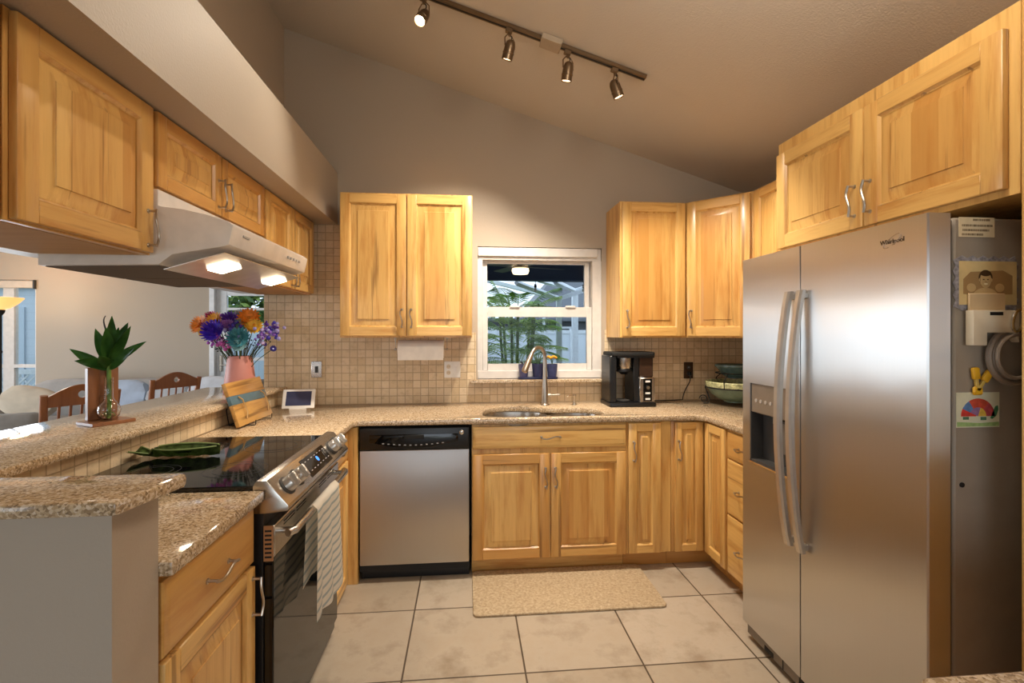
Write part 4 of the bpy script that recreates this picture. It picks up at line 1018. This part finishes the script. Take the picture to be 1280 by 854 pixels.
for k in range(46):
    a = random.uniform(0, 2 * pi); q = random.uniform(.05, .19); c = Vector((q * cos(a), q * sin(a) * .6, random.uniform(.26, .34)))
    b = Vector((c.x * .25, c.y * .25, .14)); sp.tube(bez(b, b + Vector((0, 0, .05)), c * .8 + Vector((0, 0, .03)), c, 5), .0014, 5)
    if k % 2: 
        for j in range(3): sp.ball(c + Vector((random.uniform(-.015, .015), random.uniform(-.015, .015), random.uniform(-.02, .01))), .005, 1, u=6, v=5)
o = sp.done('filler_sprigs', [foliage('dark_sprig', (40, 34, 34), (70, 76, 50)), foliage('sprig_leaf', (44, 50, 44), (80, 84, 90))], None, tuple(VC)); tag(o, 'thin dark filler sprigs fanning out of the pink vase', 'greenery'); o['kind'] = 'stuff'

# ================================================================ CEILING TRACK
SL = math.atan(.316); TR = Matrix.Rotation(SL, 4, 'Y')
tk = thing('track_light_rail', 'long bronze track rail on the sloping ceiling', 'track light', (.30, 2.49, ZC(.30)), 0)
m = M(); m.box(-.78, -.017, -.02, .675, .017, 0, b=.002, mat=TR); m.box(-.77, -.006, -.021, .67, .006, -.019, 1, mat=TR); m.done('rail', [BRONZE, MATTE], tk)
m = M(); m.box(.09, -.045, -.03, .20, .045, 0.0, b=.003, mat=TR); m.done('power_feed', plain('feed_cover', (176, 158, 136), .5), tk)
def head(x, aim, lit, label, power):
    z = ZC(x) - .021; o = thing('track_spotlight', label, 'spotlight', (x, 2.49, z), 0, None)
    d = Vector(aim).normalized(); 
    m = M(); m.box(-.018, -.012, -.022, .018, .012, .001, b=.003, mat=TR); m.tube([(0, 0, -.02), (0, 0, -.036)], .008, 10); m.done('mount', BRONZE, o)
    pv = Vector((0, 0, -.095)); side = d.cross(Vector((0, 0, 1))); side = side.normalized() if side.length > .05 else Vector((1, 0, 0))
    m = M()
    m.tube([pv - side * .032, pv - side * .032 + Vector((0, 0, .04)), Vector((0, 0, -.034)) - side * .014, Vector((0, 0, -.034)) + side * .014, pv + side * .032 + Vector((0, 0, .04)), pv + side * .032], .0032, 6); m.done('yoke', BRONZE, o)
    T = Matrix.Translation(pv) @ rot_to(d)
    m = M(); m.lathe([(0, -.035), (.012, -.034), (.022, -.025), (.027, -.008), (.028, .024), (.030, .026), (.030, .030), (.028, .032), (.028, .060), (.026, .060), (.024, .05), (0, .05)], 24, mat=T); m.done('can', BRONZE, o)
    m = M(); m.lathe([(0, .0505), (.0235, .0505), (.0235, .054), (0, .056)], 20, mat=T); m.done('bulb', glow('spot_bulb', (255, 226, 180), 30 if lit else 4), o)
    m = M(); m.tube(bez((.004, 0, -.034), (.03, .01, -.05), (-.02, .02, -.06), tuple(pv - d * .03), 8), .0026, 6); m.done('wire', MATTE, o)
    s = lamp('spot_light', 'SPOT', tuple(Vector((x, 2.49, z)) + pv + d * .075), power, WARM, tuple(Vector((x, 2.49, z)) + pv + d * 3), spot_size=radians(95), spot_blend=.7, shadow_soft_size=.03)
head(-.217, (-.35, -.55, -.9), True, 'bronze spotlight at the top edge of photo with glowing bulb', 30)
head(.219, (-.25, .35, -1), False, 'second bronze spotlight from the left on the track', 76)
head(.524, (-.12, .25, -1), False, 'bronze spotlight just right of the track power feed', 76)
head(.775, (.40, .05, -1), False, 'bronze spotlight at the right end of the track', 76)
m = M(); m.lathe([(0, 0), (.05, 0), (.052, -.01), (.03, -.02), (0, -.021)], 20); o = m.done('added_fill_lamp', glow('added_fill_dome', (255, 224, 180), 3), None, (.7, 1.1, ZC(.7) - .02)); tag(o, 'added unseen round fill lamp over the middle of the kitchen', 'lamp')  # unseen lamp, added only to brighten the kitchen
lamp('added_fill_light', 'POINT', (.7, 1.1, 2.62), 24, WARM, shadow_soft_size=.22)  # added fill light that raises the kitchen's overall brightness

# floor mat
mt = M(); mt.prism(rrect(.03, 2.385, 1.02, 2.84, .03), .012, 'Z', base=.0005, b=.004)
mm, nt, b = new_mat('woven_mat'); oc = objc(nt); n = noise(nt, oc, 70, 4, .7); r = ramp(nt, n, [(.3, lin((146, 122, 92))), (.5, lin((176, 154, 122))), (.7, lin((196, 176, 146)))]); nt.links.new(r.outputs[0], b.inputs['Base Color']); b.inputs['Roughness'].default_value = .8; bump(nt, b, noise(nt, oc, 160, 3), .8, .002)
tag(mt.done('floor_mat', mm), 'tan woven comfort mat on the floor before the sink', 'mat')

# ================================================================ LIVING ROOM
CHW = wood('chair_wood', 'Z', False, (166, 98, 50), (138, 76, 36), (84, 42, 20), .3, .8)
def chair(label, loc, rz):
    c = thing('dining_chair', label, 'chair', loc, rz, None)      # back towards local -Y, seat towards +Y
    M().prism(rrect(-.21, -.0, .21, .42, .05), .035, 'Z', base=.43, b=.008).done('seat', CHW, c)
    for s in (-1, 1):
        M().tube([(s * .185, .38, .435), (s * .195, .40, 0)], [.022, .016], 10).done('leg', CHW, c)
        M().tube([(s * .17, -.04, 0), (s * .175, .0, .43), (s * .185, -.02, .70), (s * .20, -.075, 1.0)], [.018, .024, .024, .020], 10).done('back_post', CHW, c)
    n = 20; top = [(-.185 + .37 * i / n, .985 + .07 * sin(pi * i / n) ** 1.2) for i in range(n + 1)]; bot = [(.18, .918), (-.18, .918)]
    m = M(); m.prism(top + bot, .024, 'Y', base=-.075, holes=([(.024 * cos(a * pi / 10), .988 + .024 * sin(a * pi / 10)) for a in range(20)],), b=.003); m.done('crest_rail', CHW, c)
    M().box(-.175, -.035, .56, .175, -.012, .60, b=.004).done('lower_rail', CHW, c)
    for x in (-.12, -.06, 0, .06, .12):
        M().tube([(x, -.024, .59), (x, -.04, .74), (x, -.066, .93)], .013, 8, flat=.6).done('slat', CHW, c)
    m = M(); m.tube([(-.18, .39, .2), (.18, .39, .2)], .01, 8); m.tube([(-.18, .0, .22), (-.19, .39, .22)], .01, 8); m.tube([(.18, .0, .22), (.19, .39, .22)], .01, 8); m.done('stretcher', CHW, c)
    return c
chair('brown wooden dining chair behind the plant stand', (-2.63, 3.55, 0), radians(58))
chair('brown wooden dining chair between plant and pink vase', (-2.60, 4.55, 0), radians(62))

def cloth(name, rgb): return plain(name, rgb, .95, 0, .10, 9, .25)
GC = cloth('grey_upholstery', (158, 154, 150)); WC = cloth('white_cotton', (214, 216, 222)); BC = cloth('blue_white_cotton', (178, 190, 208)); BE = cloth('beige_throw', (196, 182, 162))
def T(x, y, z, rx=0, ry=0, rz=0): return Matrix.Translation((x, y, z)) @ Matrix.Rotation(rz, 4, 'Z') @ Matrix.Rotation(ry, 4, 'Y') @ Matrix.Rotation(rx, 4, 'X')
sf = thing('sofa', 'grey upholstered sofa along the far living room wall', 'sofa', (-3.6, 5.75, 0))
m = M(); m.box(-1.25, -.45, .06, 1.25, .40, .30, b=.03, seg=2); m.box(-1.25, .20, .25, 1.25, .42, .84, b=.05, seg=3)
for x in (-1.15, 1.15):
    for y in (-.38, .34): m.box(x - .03, y - .03, 0, x + .03, y + .03, .07)
m.done('frame', GC, sf)
for k in range(3): M().pillow(.8, .72, .2, T(-.82 + .82 * k, -.1, .39)).done('seat_cushion', GC, sf)
for k in range(3): M().pillow(.82, .20, .44, T(-.82 + .82 * k, .15, .665, -.12) ).done('back_cushion', [GC, GC, WC][k] if False else GC, sf)
for x in (-1.27, 1.27): M().box(x - .09, -.45, .06, x + .09, .42, .62, b=.05, seg=3).done('arm', GC, sf)
def toss(name, label, cat, mat, w, d, h, tr, fr_=None):
    return tag(M().pillow(w, d, h, tr).done(name, mat), label, cat)
ls2 = thing('armchair', 'grey armchair at the left behind the bar', 'armchair', (-4.05, 4.55, 0), radians(20))
m = M(); m.box(-.45, -.42, .08, .45, .42, .38, b=.04, seg=2); m.box(-.45, -.46, .30, .45, -.26, .74, b=.06, seg=3)
for x in (-.38, .38):
    for y in (-.34, .34): m.box(x - .03, y - .03, 0, x + .03, y + .03, .09)
m.done('frame', GC, ls2)
for x in (-.46, .46): M().box(x - .09, -.42, .08, x + .09, .42, .60, b=.05, seg=3).done('arm', GC, ls2)
M().pillow(.74, .7, .18, T(0, .06, .45)).done('seat_cushion', GC, ls2)
toss('throw_pillow', 'beige throw pillow slumped on the sofa below the floor lamp', 'pillow', BE, .44, .14, .32, T(-4.45, 5.40, .69, -.3, .25, .2))
toss('throw_pillow', 'pale blue white pillow between the two dining chairs', 'pillow', BC, .44, .16, .38, T(-3.56, 5.42, .72, -.35, 0, .1))
toss('throw_pillow', 'white pillow at the sofa end near the pink vase', 'pillow', WC, .50, .16, .40, T(-2.66, 5.42, .74, -.3, 0, -.1))
toss('throw_pillow', 'light grey pillow left of the far dining chair', 'pillow', cloth('light_grey_cotton', (186, 186, 188)), .38, .14, .34, T(-3.12, 5.42, .71, -.3, .1, 0))
# torchiere
fl = thing('floor_lamp', 'black torchiere floor lamp with lit amber glass shade', 'floor lamp', (-4.86, 5.55, 0))
m = M(); m.lathe([(0, 0), (.14, 0), (.14, .02), (.04, .035), (.015, .05)], 28); m.done('base', MATTE, fl)
m = M(); m.tube([(0, 0, .04), (0, 0, .9), (0, 0, 1.60)], .014, 10); m.ball((0, 0, 1.2), .02, u=10, v=8); m.lathe([(.014, 1.58), (.035, 1.61), (.04, 1.64), (0, 1.64)], 20); m.done('pole', MATTE, fl)
m = M(); m.lathe([(.03, 1.635), (.08, 1.66), (.14, 1.71), (.185, 1.765), (.180, 1.768), (.13, 1.715), (.07, 1.67), (.0, 1.65)], 32); m.done('lamp_shade', glow('amber_shade', (250, 186, 110), .9), fl)
lamp('floor_lamp_light', 'POINT', (-4.86, 5.55, 1.86), 11, (1, .72, .42), shadow_soft_size=.08)

# ================================================================ OUTSIDE
GRASS = plain('lawn', (92, 104, 66), .9, 0, .3, 3); PAVE = plain('porch_paving', (150, 146, 140), .8, 0, .1, 2)
m = M(); m.box(-30, -20, -.2, 30, 30, -.12); struct('ground', m, GRASS, 'ground outside the house', 'ground')
m = M(); m.box(-1.2, 3.53, -.12, 6, 9.6, -.02); struct('porch_floor', m, PAVE, 'paved porch floor outside the kitchen window', 'floor')
m = M(); m.box(-1.2, 3.53, 2.45, 6, 7.0, 2.55); m.box(-1.2, 6.9, 2.15, 6, 7.0, 2.45); struct('porch_ceiling', m, plain('midnight_blue', (62, 78, 112), .7), 'dark blue porch ceiling seen through the sink window', 'ceiling')
m = M(); m.box(3.9, 3.53, -.1, 4.0, 7.0, 2.45); struct('porch_wall', m, paint('porch_paint', (120, 124, 134)), 'side wall of the porch')
FW = plain('fence_white', (222, 228, 236), .45)
fc = thing('fence', 'white vinyl privacy fence beyond the porch', 'fence', (0, 10.9, -.12))
m = M(); m.box(-1.2, 0, .08, 9, .03, 1.55); m.done('boards', siding('vinyl_boards', (216, 224, 234), 0, 6, .82), fc)
for x in (-1.14, .6, 2.4, 4.2, 6.0): M().box(x - .06, -.03, 0, x + .06, .08, 1.66, b=.01).done('post', FW, fc)
M().box(-1.2, -.015, 1.50, 9, .05, 1.58).done('top_rail', FW, fc)
cg = thing('screen_enclosure', 'white aluminium pool cage frame beyond the porch', 'pool cage', (0, 0, 0))
def beam(a, b, w=.05, nm='beam'):
    m = M(); d = Vector(b) - Vector(a); Tm = Matrix.Translation(a) @ rot_to(d); m.box(-w / 2, -w / 2, 0, w / 2, w / 2, d.length, mat=Tm); m.done(nm, FW, cg)
beam((1.53, 8, -.1), (1.53, 8, 1.99), .085, 'post'); beam((2.115, 9.4, -.1), (2.115, 9.4, 2.25), .11, 'post'); beam((1.50, 9.4, -.1), (1.50, 9.4, 1.7), .05, 'post')
beam((1.53, 8, 1.97), (2.6, 8, 2.32), .07); beam((1.53, 8, 1.97), (.72, 7.06, 2.13), .06); beam((1.53, 8, 1.97), (-1.5, 8.4, 2.75), .06)
beam((2.115, 9.4, 2.23), (1.30, 7.08, 2.15), .06); beam((2.115, 9.4, 2.23), (1.05, 7.08, 2.17), .045); beam((2.115, 9.4, 2.23), (3.4, 9.2, 2.6), .07); beam((-1.5, 9.4, 1.5), (2.05, 9.4, 1.5), .04)
m = M(); m.box(-8, 13.5, -.1, 12, 16, 1.75, 0)
m.rings([[(-8.3, 13.2, 1.72), (12.3, 13.2, 1.72), (12.3, 16.3, 1.72), (-8.3, 16.3, 1.72)], [(-8.3, 13.2, 1.80), (12.3, 13.2, 1.80), (12.3, 16.3, 1.80), (-8.3, 16.3, 1.80)]], 1)
m.rings([[(1.5, 13.2, 1.80), (12.3, 13.2, 1.80), (12.3, 16.3, 1.80), (1.5, 16.3, 1.80)], [(3.0, 14.7, 3.6), (11, 14.7, 3.6), (11, 14.8, 3.6), (3.0, 14.8, 3.6)]], 1)
tag(m.done('neighbor_house', [plain('neighbor_wall', (96, 98, 104), .8), siding('grey_shingles', (104, 108, 116), 2, 6, .8)]), 'grey neighbouring house behind the white fence', 'house')
cf = thing('ceiling_fan', 'porch ceiling fan with a lit round lamp', 'ceiling fan', (.64, 5.8, 2.45))
m = M(); m.tube([(0, 0, 0), (0, 0, -.24)], .02, 12); m.lathe([(0, -.22), (.09, -.23), (.10, -.26), (.06, -.28), (0, -.28)], 24); m.done('motor', MATTE, cf)
for k in range(4):
    a = k * pi / 2 + .35; M().box(.08, -.065, -.258, .60, .065, -.250, mat=Matrix.Rotation(a, 4, 'Z') @ Matrix.Rotation(.12, 4, 'X')).done('blade', plain('fan_blade', (74, 80, 92), .5), cf)
m = M(); m.lathe([(.10, -.28), (.105, -.31), (.09, -.345), (0, -.35)], 24); m.done('lamp_globe', glow('fan_globe', (255, 226, 180), 2.2), cf)
for i, (x, y, z) in enumerate(((.97, 6.85, 2.04), (1.67, 6.85, 2.04))):
    o = thing('string_light', ('hanging string light bulb before the palm', 'hanging string light bulb near the pool cage corner')[i], 'string light', (x, y, z))
    m = M(); m.tube([(0, 0, .09), (0, 0, .03)], .004, 6); m.lathe([(0, .05), (.016, .05), (.02, .01), (.014, .0), (0, 0)], 12); m.done('socket', MATTE, o)
    M().lathe([(.012, 0), (.024, -.03), (.022, -.05), (0, -.064)], 14).done('bulb', plain('bulb_glass', (226, 224, 214), .1), o)
m = M(); m.tube([(-.6, 6.85, 2.16), (.2, 6.85, 2.14), (.97, 6.85, 2.13), (1.67, 6.85, 2.13), (2.6, 6.85, 2.15)], .005, 6); tag(m.done('string_light_cable', MATTE), 'black cable of the porch string lights', 'cable')
# palm
pa = thing('palm', 'bushy green palm growing outside the sink window', 'palm', (.78, 7.75, -.1))
PG = [foliage('palm_green', (110, 152, 62), (206, 226, 128), .5), foliage('palm_deep', (64, 108, 42), (146, 182, 86), .5)]
m = M()
for k in range(7): m.tube(bez((.12 * cos(k * 2.2), .12 * sin(k * 2.2), 0), (.14 * cos(k * 2.2), .1 * sin(k), .5), (.3 * cos(k * 2.2), .3 * sin(k * 2.2), 1.0), (.30 * cos(k * 2.2), .28 * sin(k * 2.2), 1.9), 8), .022, 8)
m.done('stems', plain('palm_stem', (104, 116, 76), .6), pa)
def frond(p0, az, el, L, droop, mat):
    m = M(); d = Vector((cos(az) * cos(el), sin(az) * cos(el), sin(el))); n = 18; P = []
    for i in range(n + 1):
        t = i / n; P.append(Vector(p0) + d * L * t + Vector((0, 0, -droop * t * t)))
    m.tube(P, [.008 * (1 - .8 * i / n) for i in range(n + 1)], 5)
    for i in range(3, n + 1):
        tdir = (P[i] - P[i - 1]).normalized(); side = tdir.cross(Vector((0, 0, 1))).normalized()
        for s in (-1, 1):
            l = .38 * sin(pi * (.12 + .8 * i / n)) * L
            tip = P[i] + side * s * l * .8 + tdir * l * .55 + Vector((0, 0, -l * .35)); mid = (P[i] * .5 + tip * .5) + Vector((0, 0, .03)); w = tdir * .010
            t = bmesh.new(); v = [t.verts.new(q) for q in (P[i] - w * .5, P[i] + w * .5, mid + w, tip, mid - w)]
            t.faces.new((v[0], v[1], v[2], v[4])); t.faces.new((v[4], v[2], v[3])); m._add(t, 0)
    m.done('frond', mat, pa, angle=60)
for k in range(60):
    az = k * 2.399; frond((.18 * cos(az), .14 * sin(az), .95 + 1.0 * ((k * 7) % 10) / 10), az, radians(random.uniform(18, 50) + 3 * ((k * 7) % 10)), random.uniform(.65, .95), random.uniform(.30, .6), PG[k % 2])
# beyond the living room
sh = thing('shed', 'pale blue grey sided shed outside the living room window', 'shed', (-7.6, 8.9, -.12))
M().box(-1.4, 0, 0, 1.5, 2, 2.28).done('siding', siding('blue_siding', (192, 202, 212), 2, 7, .85), sh)
m = M(); m.box(-.55, -.03, .05, .2, 0, 1.95); m.box(-.12, -.04, .05, -.10, -.03, 1.95, 0); m.done('shed_door', siding('blue_door', (186, 198, 210), 0, 5, .88), sh)
m = M(); m.box(-1.5, -.1, 2.28, 1.6, 2.1, 2.36); m.done('fascia', FW, sh)
lt = thing('lattice', 'white diagonal lattice panel below the living room window', 'lattice', (-7.0, 7.9, -.12))
m = M()
for i in range(-6, 22):
    for s in (-1, 1):
        a = Vector((-1.2 + i * .11, 0 if s > 0 else .01, .10)); m.box(-.012, -.003, 0, .012, .003, 1.12, mat=Matrix.Translation(a) @ Matrix.Rotation(s * pi / 4, 4, 'Y'))
m.done('slats', FW, lt); m = M(); m.box(-1.6, -.02, .90, 1.4, .02, .97); m.box(-1.6, -.02, .05, 1.4, .02, .11); m.done('rails', FW, lt)
def bush(name, label, loc, size, n, mats, leafsz=.09):
    m = M(); m.tube([(0, 0, -loc[2] - .12), (0, 0, size[2])], .05, 8, 2)
    for k in range(n):
        u = Vector((random.gauss(0, 1), random.gauss(0, 1), random.gauss(0, 1))).normalized() * random.uniform(.6, 1)
        p = Vector((u.x * size[0], u.y * size[1], size[2] + u.z * size[2])); a = Vector((random.gauss(0, 1), random.gauss(0, 1), random.gauss(0, 1))).normalized(); b = a.orthogonal().normalized() * leafsz * .5; a = a * leafsz
        t = bmesh.new(); v = [t.verts.new(q) for q in (p - a, p + b, p + a, p - b)]; t.faces.new(v); m._add(t, random.choice((0, 1)))
    tag(m.done(name, mats, None, loc), label, 'hedge')
HG = [foliage('hedge_light', (94, 124, 56), (150, 164, 84)), foliage('hedge_dark', (44, 66, 34), (84, 110, 54)), plain('hedge_trunk', (90, 74, 58), .9)]
bush('hedge', 'green hedge above the shed roof', (-8.4, 12.2, 1.5), (3.0, .7, .95), 1500, HG, .14)
bush('hedge', 'green hedge outside the glazed living room door', (-3.4, 10.0, 1.1), (1.6, .5, .75), 1400, HG, .10)
pr = thing('porch_rail', 'white side fence outside the glazed door', 'fence', (-3.6, 8.8, -.12))
M().box(-1.4, 0, .1, 2.0, .03, 1.62).done('boards', siding('pale_boards', (200, 214, 230), 0, 5, .85), pr)
M().box(-1.4, -.02, 1.60, 2.0, .05, 1.68).done('top_rail', FW, pr)
